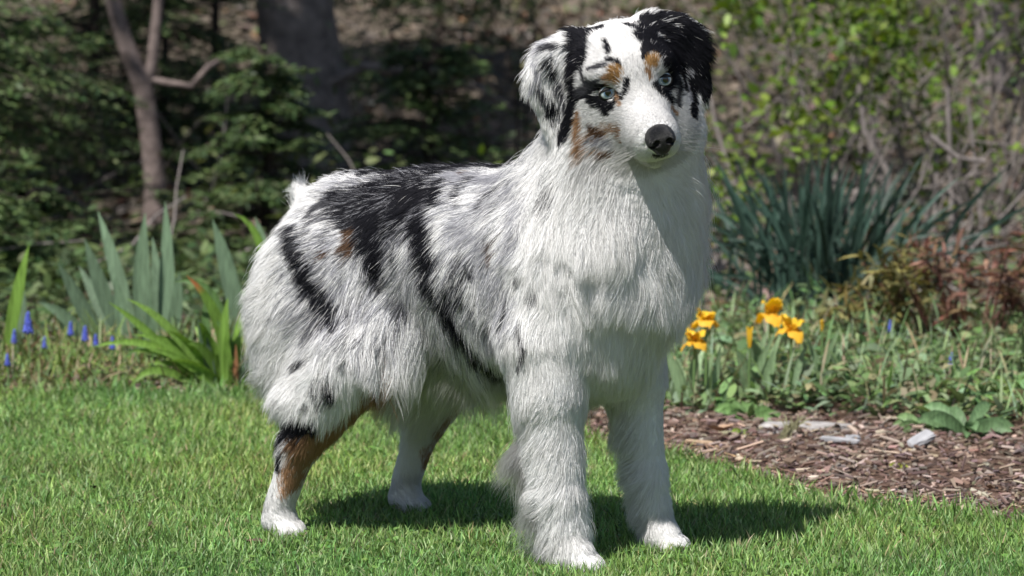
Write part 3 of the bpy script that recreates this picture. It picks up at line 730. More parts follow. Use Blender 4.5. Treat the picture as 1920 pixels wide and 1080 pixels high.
tree('big_tree', (-.72, 7.1, z0 - .1), 'thick dark tree trunk behind the dog back',
     ([(.03, 0, -.05), (.01, 0, .15), (-.01, 0, .4), (-.04, 0, .65), (-.07, 0, 1.0), (-.08, 0, 2.2), (-.05, 0, 3.6)], [.17, .135, .125, .135, .13, .12, .09]), MAT_BARKD,
     (-1.3, -2.0, 4.6), (2.0, 2.2, 1.2), 5000, DARKG + BRIGHT[2:3], 6,  # unseen crown, set forward of the trunk to shade the left background
     [([(.06, -.05, .45), (.2, -.08, .52), (.45, -.1, .50), (.62, -.1, .44), (.74, -.1, .36)], [.022, .018, .015, .011, .006]),
      ([(.05, .02, -.05), (.085, .0, .2), (.09, .0, .45), (.05, .0, .8)], [.09, .075, .06, .03])], 18, .09)
z0 = gz(1.9, 8.6)
tree('slender_tree', (1.9, 8.6, z0 - .1), 'slender dark tree trunk far back at the right',
     ([(0, 0, 0), (.02, 0, 1), (0, 0, 3.2)], [.07, .06, .04]), MAT_BARKD, (.2, -1.5, 4.4), (2.0, 2.0, 1.1), 9000, DARKG + BRIGHT[:2], 5, (), 10, .09)

# leaf litter and sprigs on the bank
n = 16000
x = rng.uniform(-4.5, 4.5, n); y = 2.4 + 11 * rng.random(n) ** .8
lt = leaves_on(np.stack([x, y, terrain(x, y) + .012 + .02 * rng.random(n)], 1), np.stack([rng.normal(0, 1, n), rng.normal(0, 1, n), np.full(n, .1)], 1), .06, .035,
               [(.16, .12, .095), (.24, .18, .14), (.11, .08, .06), (.30, .23, .18), (.20, .11, .07), (.15, .135, .12)], 3, .4, .3)
put('leaf_litter', mesh_np('leaf_litter', *lt[:2], MAT_DRY, True, lt[2]), label='brown leaf litter on the rising ground under the trees', cat='leaf litter', kind='stuff')
n = 24000
x = rng.uniform(-4, 4, n); y = 3.2 + 9 * rng.random(n)
k = vnoise(np.stack([x, y, x * 0], 1), 1.6, 51) > .48
x, y = x[k], y[k]; n = len(x)
lt = leaves_on(np.stack([x, y, terrain(x, y) + .02 + .22 * rng.random(n) ** 2], 1), np.stack([rng.normal(0, 1, n), rng.normal(0, 1, n), np.full(n, .3)], 1), .045, .022,
               DARKG + [(.12, .17, .05), (.10, .12, .05)], 3, .4, .4)
n2 = 7000
x2 = rng.uniform(-2.4, -.1, n2); y2 = rng.uniform(2.25, 4.2, n2)
l2 = leaves_on(np.stack([x2, y2, .01 + .10 * rng.random(n2) ** 1.6], 1), np.stack([rng.normal(0, 1, n2), rng.normal(0, 1, n2), np.full(n2, .4)], 1), .045, .020, DARKG, 3, .4, .4)
lt = pack([lt, l2])
put('undergrowth', mesh_np('undergrowth', *lt[:2], MAT_LEAF, True, lt[2]), label='green undergrowth sprigs on the bank under the trees', cat='undergrowth', kind='stuff')
# brittle fallen twigs
out = []
for i in range(260):
    x, y = rng.uniform(-3.2, 3.2), rng.uniform(2.8, 9.5)
    a = rng.random() * 6.28; l = rng.uniform(.15, .6); d = np.array([math.cos(a), math.sin(a), rng.uniform(.05, .9)])
    p = np.array([x, y, gz(x, y) + .01]); pts = [p]
    for k in range(4):
        d = unit((d + rng.normal(0, .22, 3))[None])[0]; pts.append(pts[-1] + d * l / 4)
    out.append((pts, np.linspace(.005, .002, 5)))
put('brushwood', mesh_np('brushwood', *merge_tubes(out, 5), MAT_TWIG), label='grey brushwood twigs strewn over the bank', cat='brushwood', kind='stuff')
print('all T', _time.time() - _T0)

# ---------------------------------------------------------------- dog: signed-distance body, one continuous mesh
# dog frame: +x forwards, +y to the dog's left, z up; origin on the ground between the feet
DOG_LOC, DOG_ROT = (-0.047, -0.095, 0.0), R(-39.0)

class Field:
    """grid of signed distance, filled by smooth unions of simple bodies, each only near itself"""
    def __init__(s, lo, hi, h):
        s.lo = np.array(lo, float); s.h = h
        s.n = np.ceil((np.array(hi) - s.lo) / h).astype(int) + 1
        s.d = np.full(s.n, 0.2, np.float32)
    def sub(s, lo, hi):
        a = np.clip(np.floor((np.array(lo) - s.lo) / s.h).astype(int), 0, s.n - 1)
        b = np.clip(np.ceil((np.array(hi) - s.lo) / s.h).astype(int) + 1, 1, s.n)
        ax = [(s.lo[i] + s.h * np.arange(a[i], b[i])).astype(np.float32) for i in range(3)]
        g = np.meshgrid(*ax, indexing='ij')
        return (slice(a[0], b[0]), slice(a[1], b[1]), slice(a[2], b[2])), g
    def join(s, sl, e, k):
        d = s.d[sl]
        hh = np.clip(0.5 + 0.5 * (d - e) / k, 0, 1)
        s.d[sl] = d * (1 - hh) + e * hh - k * hh * (1 - hh)
    def carve(s, sl, e, k):
        d = s.d[sl]
        hh = np.clip(0.5 - 0.5 * (d + e) / k, 0, 1)
        s.d[sl] = d * (1 - hh) - e * hh + k * hh * (1 - hh)
    def ell(s, c, r, k=0.03, M=None, cut=False):
        """ellipsoid; rows of M are its axes"""
        c = np.array(c, float); r = np.array(r, float)
        M = np.eye(3) if M is None else np.array(M, float)
        ext = np.sqrt(((M * r[:, None]) ** 2).sum(0)) + k + 3 * s.h
        sl, g = s.sub(c - ext, c + ext)
        q = [g[i] - c[i] for i in range(3)]
        l = [(M[i, 0] * q[0] + M[i, 1] * q[1] + M[i, 2] * q[2]) / r[i] for i in range(3)]
        k0 = np.sqrt(l[0] ** 2 + l[1] ** 2 + l[2] ** 2) + 1e-6
        k1 = np.sqrt((l[0] / r[0]) ** 2 + (l[1] / r[1]) ** 2 + (l[2] / r[2]) ** 2) + 1e-6
        e = k0 * (k0 - 1) / k1
        (s.carve if cut else s.join)(sl, e, k)
    def cone(s, a, ra, b, rb, k=0.03):
        a = np.array(a, float); b = np.array(b, float); m = max(ra, rb) + k + 3 * s.h
        sl, g = s.sub(np.minimum(a, b) - m, np.maximum(a, b) + m)
        ab = b - a
        t = sum((g[i] - a[i]) * ab[i] for i in range(3)) / (ab @ ab)
        t = np.clip(t, 0, 1)
        e = np.sqrt(sum((g[i] - a[i] - t * ab[i]) ** 2 for i in range(3))) - (ra + (rb - ra) * t)
        s.join(sl, e, k)
    def mesh(s):
        """surface nets"""
        d = s.d; nx, ny, nz = d.shape
        ins = d < 0
        cs = np.zeros((nx - 1, ny - 1, nz - 1), np.int8)
        for i in (0, 1):
            for j in (0, 1):
                for k in (0, 1):
                    cs += ins[i:nx - 1 + i, j:ny - 1 + j, k:nz - 1 + k]
        act = (cs > 0) & (cs < 8)
        idx = np.argwhere(act)
        vid = np.full(act.shape, -1, np.int64); vid[act] = np.arange(len(idx))
        acc = np.zeros((len(idx), 3)); cnt = np.zeros(len(idx))
        corners = [(i, j, k) for i in (0, 1) for j in (0, 1) for k in (0, 1)]
        for c0 in corners:
            for ax in range(3):
                if c0[ax]: continue
                c1 = list(c0); c1[ax] = 1
                a = d[idx[:, 0] + c0[0], idx[:, 1] + c0[1], idx[:, 2] + c0[2]]
                b = d[idx[:, 0] + c1[0], idx[:, 1] + c1[1], idx[:, 2] + c1[2]]
                m = (a < 0) != (b < 0)
                t = np.where(m, a / np.where(a == b, 1, a - b), 0)
                p = np.tile(np.array(c0, float), (len(idx), 1)); p[:, ax] += t
                acc[m] += p[m]; cnt[m] += 1
        V = s.lo + s.h * (idx + acc / cnt[:, None])
        F = []
        for ax in range(3):
            o1, o2 = (ax + 1) % 3, (ax + 2) % 3
            sa = [slice(None)] * 3; sb = [slice(None)] * 3
            sa[ax] = slice(0, -1); sb[ax] = slice(1, None)
            cr = ins[tuple(sa)] != ins[tuple(sb)]
            e = np.argwhere(cr)
            e = e[(e[:, o1] > 0) & (e[:, o2] > 0) & (e[:, o1] < d.shape[o1] - 1) & (e[:, o2] < d.shape[o2] - 1)]
            q = []
            for da, db in ((0, 0), (-1, 0), (-1, -1), (0, -1)):
                w = e.copy(); w[:, o1] += da; w[:, o2] += db
                q.append(vid[w[:, 0], w[:, 1], w[:, 2]])
            q = np.stack(q, 1)
            fl = ins[e[:, 0], e[:, 1], e[:, 2]]
            q[~fl] = q[~fl][:, ::-1]
            F.append(q)
        return V, np.concatenate(F)

def smooth_verts(V, F, it=2, lam=0.5):
    for _ in range(it):
        acc = np.zeros_like(V); cnt = np.zeros(len(V))
        for a, b in ((0, 1), (1, 2), (2, 3), (3, 0)):
            np.add.at(acc, F[:, a], V[F[:, b]]); np.add.at(cnt, F[:, a], 1)
            np.add.at(acc, F[:, b], V[F[:, a]]); np.add.at(cnt, F[:, b], 1)
        V = V * (1 - lam) + lam * acc / np.maximum(cnt, 1)[:, None]
    return V

def vert_normals(V, F):
    n = np.cross(V[F[:, 2]] - V[F[:, 0]], V[F[:, 3]] - V[F[:, 1]])
    N = np.zeros_like(V)
    for k in range(4): np.add.at(N, F[:, k], n)
    return unit(N)

# head frame inside the dog frame: forward, left, up
HEAD = np.array([0.2575, -0.0235, 0.652])
def _head_axes(yaw=14.5, pitch=13.0, roll=12.5):
    F = np.array([math.sin(R(yaw)) * math.cos(R(pitch)), -math.cos(R(yaw)) * math.cos(R(pitch)), -math.sin(R(pitch))])
    b = unit(np.cross([0, 0, 1.0], F)); c = np.cross(F, b)
    b, c = b * math.cos(R(roll)) + c * math.sin(R(roll)), c * math.cos(R(roll)) - b * math.sin(R(roll))
    cz, sz = math.cos(-DOG_ROT), math.sin(-DOG_ROT)
    Rz = np.array([[cz, -sz, 0], [sz, cz, 0], [0, 0, 1]])
    return np.array([Rz @ F, Rz @ b, Rz @ c])
HAX = _head_axes()
def hp(a, b, c): return HEAD + np.array([a, b, c]) @ HAX      # head coordinates -> dog frame
def hd(a, b, c): return np.array([a, b, c], float) @ HAX
def to_head(p): return (p - HEAD) @ HAX.T

fld = Field((-0.40, -0.24, -0.01), (0.46, 0.24, 0.75), 0.0042)
# trunk
fld.cone((0.12, 0, .395), .110, (-0.20, 0, .402), .095, .04)
fld.ell((-0.02, 0, .43), (.16, .07, .075), .04)
fld.ell((0.10, 0, .375), (.17, .108, .122), .04)
fld.ell((0.16, 0, .425), (.10, .09, .085), .04)
fld.ell((-0.218, 0, .388), (.094, .098, .086), .04)
fld.ell((0.196, 0, .365), (.094, .090, .105), .04)
fld.ell((0.200, 0, .315), (.082, .078, .072), .04)
fld.cone((-0.275, 0, .435), .03, (-0.305, 0, .455), .016, .03)          # docked tail
# neck
fld.cone((0.19, .005, .44), .112, (0.250, .0, .585), .082, .05)
fld.cone((0.244, 0.01, .42), .085, (0.275, .004, .56), .066, .05)
for s in (-1, 1):
    # foreleg
    fld.ell((0.165, s * .075, .36), (.075, .045, .10), .04)
    fld.cone((0.185, s * .085, .31), .052, (0.198, s * .088, .235), .038, .03)
    fld.cone((0.198, s * .088, .235), .036, (0.219, s * .093, .11), .0195, .02)
    fld.cone((0.219, s * .093, .11), .0205, (0.234, s * .094, .045), .019, .015)
    # hind leg
    fld.ell((-0.200, s * .088, .315), (.100, .053, .118), .04)
    fld.cone((-0.128, s * .105, .268), .052, (-0.185, s * .12, .20), .042, .03)
    fld.cone((-0.125, s * .110, .245), .041, (-0.196, s * .128, .145), .0235, .03)
    fld.cone((-0.202, s * .129, .142), .0215, (-0.242, s * .132, .05), .0180, .015)
    fld.ell((-0.10, s * .075, .305), (.07, .03, .05), .03)
    # paws: pad and four toes
    for (x, y, lift) in ((0.236, .094, 0.), (-0.248, .132, 0.)):
        fld.ell((x + .006, s * y, .027), (.026, .021, .021), .012)
        for j, (tx, ty) in enumerate(((.022, -.0150), (.032, -.0055), (.032, .0055), (.022, .0150))):
            fld.ell((x + tx, s * y + ty, .0155), (.0150, .0066, .0145), .0035)
# head
fld.ell(hp(-.005, 0, -.003), (.072, .064, .050), .03, HAX)
fld.ell(hp(.035, 0, -.004), (.045, .052, .044), .03, HAX)
fld.cone(hp(-.02, 0, -.02), .062, (0.252, -.014, .585), .07, .04)
for s in (-1, 1):
    fld.ell(hp(.008, s * .034, -.042), (.052, .030, .042), .022, HAX)            # cheek
    fld.ell(hp(.052, s * .033, .016), (.020, .022, .012), .018, HAX)             # brow
fld.cone(hp(.045, 0, -.036), .038, hp(.130, 0, -.058), .0262, .020)              # muzzle
fld.ell(hp(.126, 0, -.052), (.030, .026, .022), .015, HAX)
for s in (-1, 1):
    fld.ell(hp(.108, s * .013, -.067), (.040, .0185, .021), .012, HAX)            # flews
fld.cone(hp(.02, 0, -.076), .028, hp(.112, 0, -.090), .0125, .008)               # lower jaw
for s in (-1, 1):                                                                # ears fold over and hang
    e1 = unit(np.array([hd(.25, s * .16, -1.0)]))[0]
    e2 = unit(np.array([np.cross(e1, hd(1, 0, 0))]))[0]; e3 = np.cross(e1, e2)
    fld.cone(hp(-.02, s * .050, .038), .019, hp(-.018, s * .085, .030), .016, .018)
    fld.ell(hp(-.006, s * .088, .006), (.036, .036, .0095), .014, np.array([e1, e2, e3]))
    fld.ell(hp(.001, s * .091, -.036), (.036, .023, .0088), .012, np.array([e1, e2, e3]))
for s in (-1, 1):
    fld.ell(hp(.074, s * .0368, -.0065), (.011, .0115, .0085), .005, HAX, cut=True)   # eye sockets
V, F = fld.mesh()
V = smooth_verts(V, F, 2, .4)
N = vert_normals(V, F)

# ---------------------------------------------------------------- dog: coat
# combing guide: position, flow direction, hair length, lift off the skin, droop, side hairs lie (mirrored left/right)
GUIDE = []
def guide(p, d, ln, lift=.25, droop=.3, mirror=True):
    p = np.array(p, float); d = np.array(d, float)
    GUIDE.append((p, d, ln, lift, droop))
    if mirror and abs(p[1]) > 1e-4:
        m = np.array([1, -1, 1.0]); GUIDE.append((p * m, d * m, ln, lift, droop))
def hguide(p, d, ln, lift=.2, droop=.1):
    for s in ((-1, 1) if abs(p[1]) > 1e-4 else (1,)):
        GUIDE.append((hp(p[0], s * p[1], p[2]), hd(d[0], s * d[1], d[2]), ln, lift, droop))
# back, flank
for x in (-.22, -.12, -.02, .08): guide((x, 0, .495), (-1, 0, -.1), .030, .24, .1)
guide((.14, 0, .52), (-1, 0, -.05), .032, .2, .1)
for x in (-.15, -.05, .05): guide((x, .085, .44), (-.85, .1, -.55), .030, .14, .2)
for x in (-.08, .0, .08): guide((x, .105, .38), (-.6, 0, -.8), .042, .18, .4)
for x, l in ((-.10, .055), (-.04, .06), (.03, .058), (.10, .05)): guide((x, .09, .31), (-.3, .02, -.95), l, .2, .7)
for x, l in ((-.10, .11), (-.02, .11), (.08, .075)): guide((x, .0, .275), (-.15, 0, -1), l, .3, .9)
for x, l in ((-.11, .12), (-.05, .14), (.01, .12), (.07, .085)): guide((x, .07, .285), (-.12, .02, -1), l, .22, .9)
# shoulder, chest, neck
guide((.16, .11, .40), (-.45, .05, -.9), .048, .2, .4)
guide((.15, .115, .33), (-.4, .05, -.95), .05, .2, .5)
guide((.12, .10, .46), (-.8, .05, -.6), .044, .2, .3)
guide((.24, .09, .42), (-.05, .05, -1), .066, .18, .5)
guide((.27, .10, .48), (.0, .25, -1), .085, .42, .35)
guide((.29, .03, .40), (.10, .05, -1), .072, .15, .6)
guide((.28, .0, .34), (.05, 0, -1), .076, .24, .7)
guide((.265, .07, .33), (-.05, -.02, -1), .058, .17, .8)
guide((.22, .10, .31), (-.1, -.05, -1), .036, .1, .8)
guide((.26, .0, .28), (-.05, 0, -1), .068, .2, .8)
guide((.20, .05, .255), (-.1, 0, -1), .062, .3, .8)
guide((.29, .0, .47), (.12, 0, -1), .070, .18, .5)
guide((.22, .10, .50), (-.15, .1, -1), .072, .36, .4)
guide((.27, .085, .52), (-.0, .25, -1), .085, .45, .4)
guide((.17, .06, .55), (-.55, .1, -.8), .055, .3, .3)
guide((.15, .0, .56), (-.9, 0, -.4), .045, .3, .2)
guide((.20, .0, .62), (-.7, 0, -.7), .042, .3, .2)
# rump, breeches, tail
guide((-.26, .05, .46), (-.8, .25, -.5), .034, .22, .2)
guide((-.31, .0, .42), (-.5, 0, -.85), .055, .45, .3)
guide((-.29, .07, .38), (-.75, .15, -.65), .060, .42, .3)
guide((-.285, .09, .32), (-.8, .1, -.6), .068, .5, .3)
guide((-.275, .10, .26), (-.8, .1, -.65), .072, .5, .35)
guide((-.27, .115, .22), (-.8, .1, -.6), .066, .5, .35)
guide((-.235, .125, .20), (-.85, .1, -.5), .085, .55, .4)
guide((-.215, .13, .18), (-.9, .05, -.5), .075, .5, .4)
guide((-.20, .135, .38), (-.75, .1, -.7), .036, .18, .2)
guide((-.19, .14, .31), (-.7, .1, -.75), .042, .2, .3)
guide((-.17, .15, .24), (-.65, .1, -.8), .042, .22, .3)
guide((-.12, .15, .30), (-.5, .1, -.9), .038, .18, .3)
guide((-.115, .13, .23), (-.35, .1, -1), .036, .2, .5)
guide((-.20, .07, .22), (-.5, -.1, -.9), .030, .2, .4)
guide((-.12, .07, .22), (-.4, -.1, -.9), .04, .2, .5)
guide((-.315, .0, .465), (-.5, .0, .8), .036, .4, -.1)
guide((-.29, .0, .46), (-.8, .0, .5), .03, .25, .0)
# hind leg
guide((-.19, .15, .185), (-.65, 0, -.8), .022, .2, .2)
guide((-.19, .15, .165), (-.6, 0, -.8), .022, .2, .3)
guide((-.228, .13, .15), (-.6, 0, -.75), .036, .4, .35)
guide((-.225, .15, .10), (.0, 0, -1), .012, .15, .1)
guide((-.250, .13, .09), (-.3, 0, -1), .016, .2, .1)
guide((-.20, .13, .10), (.0, 0, -1), .010, .15, .1)
guide((-.245, .13, .035), (.6, 0, -.6), .009, .15, .1)
# foreleg
guide((.232, .09, .22), (-.1, 0, -1), .016, .12, .2)
guide((.215, .13, .22), (-.4, .05, -1), .022, .15, .4)
guide((.165, .09, .24), (-.6, .0, -.8), .052, .4, .5)
guide((.218, .118, .17), (-.5, .0, -1), .018, .15, .3)
guide((.225, .118, .13), (-.5, .0, -1), .015, .15, .3)
guide((.180, .09, .18), (-.85, .0, -.6), .095, .55, .4)
guide((.195, .09, .12), (-.85, .0, -.6), .082, .55, .35)
guide((.202, .105, .10), (-.9, .0, -.5), .095, .55, .3)
guide((.202, .075, .10), (-.9, .0, -.5), .095, .55, .3)
guide((.205, .09, .15), (-.9, .0, -.5), .088, .55, .3)
guide((.213, .09, .065), (-.9, .0, -.4), .09, .55, .3)
guide((.240, .09, .14), (-.1, 0, -1), .011, .12, .1)
guide((.235, .118, .09), (-.2, .0, -1), .014, .15, .1)
guide((.25, .09, .06), (.1, 0, -1), .010, .15, .1)
guide((.262, .09, .03), (.6, 0, -.5), .008, .15, .1)
guide((.235, .06, .13), (-.3, 0, -1), .016, .2, .2)
# head
hguide((.155, .0, -.04), (-1, 0, .2), .0035, .2)
hguide((.145, .02, -.055), (-.9, .4, -.2), .0045, .2)
hguide((.13, .02, -.085), (-.8, .3, -.4), .005, .2)
hguide((.115, .0, -.105), (-1, 0, -.3), .007, .25)
hguide((.10, .0, -.02), (-1, 0, .35), .006, .15)
hguide((.10, .035, -.055), (-.95, .2, -.2), .008, .2)
hguide((.085, .035, -.085), (-.9, .2, -.5), .012, .2)
hguide((.065, .0, .02), (-.7, 0, .7), .009, .15)
hguide((.07, .045, -.038), (-.7, .5, -.5), .009, .15)
hguide((.062, .045, .012), (-.5, .6, .5), .009, .2)
hguide((.045, .06, -.015), (-.8, .4, -.3), .011, .2)
hguide((.03, .066, -.05), (-.7, .2, -.7), .020, .2, .2)
hguide((.02, .065, -.08), (-.4, .25, -.9), .042, .3, .3)
hguide((.04, .03, -.10), (-.6, .1, -.8), .03, .25, .3)
hguide((.0, .0, -.11), (-.3, .0, -1), .05, .3, .3)
hguide((.03, .0, .048), (-.9, 0, .35), .012, .2)
hguide((.03, .04, .042), (-.8, .4, .25), .014, .25)
hguide((-.02, .0, .05), (-1, 0, -.1), .012, .15)
hguide((-.02, .035, .048), (-.7, .5, .1), .014, .2)
hguide((-.05, .03, .04), (-1, 0, -.3), .03, .3)
hguide((-.02, .060, .05), (.0, .8, .1), .022, .3)
hguide((.008, .075, .035), (.15, .75, -.45), .026, .3, .1)
hguide((.012, .10, .02), (.1, .5, -.85), .024, .25, .2)
hguide((.012, .10, -.02), (.05, .25, -1), .024, .25, .2)
hguide((.012, .09, -.055), (.0, .1, -1), .026, .2, .3)
hguide((-.02, .12, -.01), (-.1, .5, -.9), .028, .35, .2)
hguide((-.03, .095, -.02), (-.3, .1, -1), .02, .25, .2)

GP = np.array([g[0] for g in GUIDE]); GD = unit(np.array([g[1] for g in GUIDE]))
GS = np.array([[g[2], g[3], g[4]] for g in GUIDE])

def comb(p, n):
    """flow, length, lift, droop at skin points p with normals n"""
    D = np.zeros_like(p); S = np.zeros((len(p), 3))
    for a in range(0, len(p), 20000):
        q = p[a:a + 20000]
        d2 = ((q[:, None, :] - GP[None]) ** 2).sum(-1)
        h = to_head(q)
        sig = (.00035 + .00125 * np.clip((np.linalg.norm(h - np.array([.03, 0, -.03]), axis=1) - .09) / .06, 0, 1))[:, None]
        w = 1 / (d2 + sig) ** 3
        w /= w.sum(1, keepdims=True)
        D[a:a + 20000] = w @ GD; S[a:a + 20000] = w @ GS
    D = D - n * (D * n).sum(1, keepdims=True)
    return unit(D), S

# --- markings of the coat, plus one painted shadow by the ear: strokes (points in the dog frame, with a radius each) of one colour
WHITE, BLACK, TAN, GREY, GINGER = (.94, .93, .92), (.019, .019, .024), (.46, .28, .16), (.42, .42, .455), (.44, .26, .105)
DKGREY, BROWN = (.09, .09, .10), (.13, .075, .045)
MARKS_BODY = [
 (BLACK, [(-.205, -.005, .485, .022), (-.15, 0, .505, .032), (-.06, 0, .52, .03), (.0, 0, .522, .022), (.05, 0, .525, .012)], .30),
 (GREY, [(-0.0175, -0.0455, 0.5039, 0.0136), (0.0443, -0.0479, 0.5049, 0.0118), (0.1049, -0.0645, 0.5118, 0.0083)], 0.50),
 (GREY, [(0.1336, -0.0885, 0.5042, 0.0083), (0.1699, -0.1195, 0.4660, 0.0115), (0.1666, -0.1315, 0.4183, 0.0115)], 0.70),
 (GREY, [(0.0517, -0.1042, 0.4456, 0.0167), (0.1041, -0.1198, 0.4287, 0.0182), (0.1397, -0.1311, 0.3838, 0.0181), (0.1623, -0.1370, 0.3298, 0.0164)], 0.70),
 (GREY, [(0.0792, -0.1119, 0.3294, 0.0117), (0.1058, -0.1094, 0.2965, 0.0133)], 0.70),
 (BLACK, [(-0.1769, -0.0772, 0.4667, 0.0247), (-0.1390, -0.0632, 0.4807, 0.0313), (-0.0965, -0.0469, 0.4977, 0.0289), (-0.0571, -0.0360, 0.5070, 0.0222), (-0.0251, -0.0190, 0.5137, 0.0144), (0.0132, -0.0048, 0.5171, 0.0088)], 0.44),
 (BLACK, [(-0.1516, -0.0903, 0.4484, 0.0245), (-0.1107, -0.0852, 0.4578, 0.0444), (-0.0606, -0.0824, 0.4681, 0.0463), (-0.0378, -0.0771, 0.4769, 0.0352)], 0.44),
 (BLACK, [(-0.1114, -0.0943, 0.4389, 0.0288), (-0.0963, -0.1019, 0.4150, 0.0265), (-0.0864, -0.1044, 0.3908, 0.0199), (-0.0845, -0.1019, 0.3629, 0.0099)], 0.44),
 (BLACK, [(-0.0191, -0.0983, 0.4424, 0.0164), (-0.0040, -0.1078, 0.4157, 0.0185), (0.0065, -0.1119, 0.3890, 0.0185), (0.0090, -0.1096, 0.3634, 0.0131)], 0.44),
 (BLACK, [(0.0191, -0.1110, 0.3611, 0.0141), (0.0383, -0.1058, 0.3329, 0.0152), (0.0464, -0.0934, 0.3039, 0.0130), (0.0553, -0.0782, 0.2812, 0.0131), (0.0602, -0.0603, 0.2650, 0.0142), (0.0691, -0.0482, 0.2536, 0.0109)], 0.44),
 (BLACK, [(0.0503, -0.1137, 0.3514, 0.0065), (0.0732, -0.1164, 0.3495, 0.0086)], 0.44),
 (BLACK, [(-0.0146, -0.0565, 0.4974, 0.0099), (0.0015, -0.0815, 0.4745, 0.0087)], 0.44),
 (DKGREY, [(0.0295, -0.0779, 0.4811, 0.0051), (0.0368, -0.0506, 0.5030, 0.0051)], 0.40),
 (BROWN, [(0.0126, -0.0387, 0.5085, 0.0051)], 0.30),
 (DKGREY, [(0.0817, -0.0934, 0.4695, 0.0033), (0.0910, -0.0791, 0.4906, 0.0033), (0.1182, -0.0814, 0.5061, 0.0033)], 0.40),
 (DKGREY, [(0.1240, -0.1121, 0.4635, 0.0025), (0.1274, -0.0992, 0.4841, 0.0033)], 0.40),
 (BLACK, [(-0.2321, -0.1153, 0.4253, 0.0090), (-0.2177, -0.1284, 0.4034, 0.0123), (-0.1895, -0.1370, 0.3762, 0.0145), (-0.1693, -0.1395, 0.3485, 0.0167), (-0.1491, -0.1398, 0.3251, 0.0144), (-0.1243, -0.1483, 0.3036, 0.0088)], 0.44),
 (DKGREY, [(-0.2103, -0.0973, 0.4501, 0.0078), (-0.2008, -0.0830, 0.4633, 0.0087)], 0.40),
 (DKGREY, [(-0.2560, -0.1057, 0.4284, 0.0044), (-0.2041, -0.1309, 0.3995, 0.0043)], 0.50),
 (BROWN, [(-0.1606, -0.1254, 0.3990, 0.0060)], 0.40),
 (BROWN, [(-0.1394, -0.1057, 0.4231, 0.0077), (-0.1282, -0.1118, 0.4037, 0.0077)], 0.40),
 (DKGREY, [(-0.0664, -0.0994, 0.3459, 0.0043), (-0.0415, -0.0955, 0.3238, 0.0051)], 0.40),
 (DKGREY, [(-0.0594, -0.1008, 0.4273, 0.0043), (-0.0504, -0.1053, 0.3854, 0.0043)], 0.40),
 (BLACK, [(0.0891, -0.1220, 0.3970, 0.0064), (0.0926, -0.1232, 0.3855, 0.0075)], 0.40),
 (BROWN, [(0.1316, -0.1259, 0.4315, 0.0041), (0.1317, -0.1300, 0.4086, 0.0049)], 0.40),
 (BLACK, [(-0.1895, -0.1518, 0.2502, 0.0056), (-0.1636, -0.1600, 0.2591, 0.0055)], 0.40),
 (DKGREY, [(-0.0786, -0.1288, 0.2812, 0.0034), (-0.0761, -0.1320, 0.2710, 0.0034)], 0.40),
 (DKGREY, [(-0.1025, -0.1585, 0.2639, 0.0034), (-0.0948, -0.1547, 0.2542, 0.0034)], 0.40),
 (BLACK, [(-0.1277, -0.1620, 0.2240, 0.0088), (-0.1259, -0.1551, 0.2086, 0.0066)], 0.40),
 (DKGREY, [(-0.1640, -0.1642, 0.1949, 0.0060)], 0.40),
 (DKGREY, [(-0.1493, -0.1662, 0.2261, 0.0034), (-0.1411, -0.1593, 0.2007, 0.0043)], 0.40),
 (BLACK, [(-0.2136, -0.1525, 0.1533, 0.0123), (-0.1891, -0.1582, 0.1605, 0.0123), (-0.1639, -0.1543, 0.1628, 0.0100)], 0.40),
 (BLACK, [(-0.2261, -0.1508, 0.1367, 0.0079)], 0.40),
 (TAN, [(-0.0763, -0.1058, 0.2243, 0.0141), (-0.0941, -0.1064, 0.2061, 0.0154), (-0.1214, -0.1106, 0.1804, 0.0155), (-0.1439, -0.1214, 0.1577, 0.0168), (-0.1638, -0.1287, 0.1400, 0.0182)], 0.35),
 (BROWN, [(-0.1826, -0.1508, 0.1365, 0.0104), (-0.2024, -0.1568, 0.1358, 0.0095)], 0.40),
 (TAN, [(-0.1689, -0.1299, 0.1354, 0.0182), (-0.1838, -0.1404, 0.1215, 0.0208), (-0.1986, -0.1441, 0.1065, 0.0221), (-0.2100, -0.1461, 0.0869, 0.0182)], 0.40),
 (BLACK, [(-0.2221, -0.1505, 0.1225, 0.0090), (-0.2290, -0.1498, 0.1016, 0.0056)], 0.40),
 (DKGREY, [(0.2002, -0.1281, 0.3759, 0.0065), (0.2016, -0.1279, 0.3694, 0.0049)], 0.35),
 (DKGREY, [(0.1884, -0.1386, 0.3314, 0.0033), (0.1925, -0.1400, 0.3049, 0.0041), (0.1818, -0.1340, 0.2743, 0.0033)], 0.35),
 (DKGREY, [(0.1583, -0.1319, 0.3559, 0.0033), (0.1581, -0.1368, 0.3227, 0.0033)], 0.50),
 (DKGREY, [(0.1874, -0.1307, 0.4131, 0.0033), (0.1790, -0.1305, 0.3856, 0.0033)], 0.50),
 (DKGREY, [(0.1909, -0.0984, 0.5130, 0.0049), (0.2166, -0.1162, 0.4778, 0.0057)], 0.50),
]
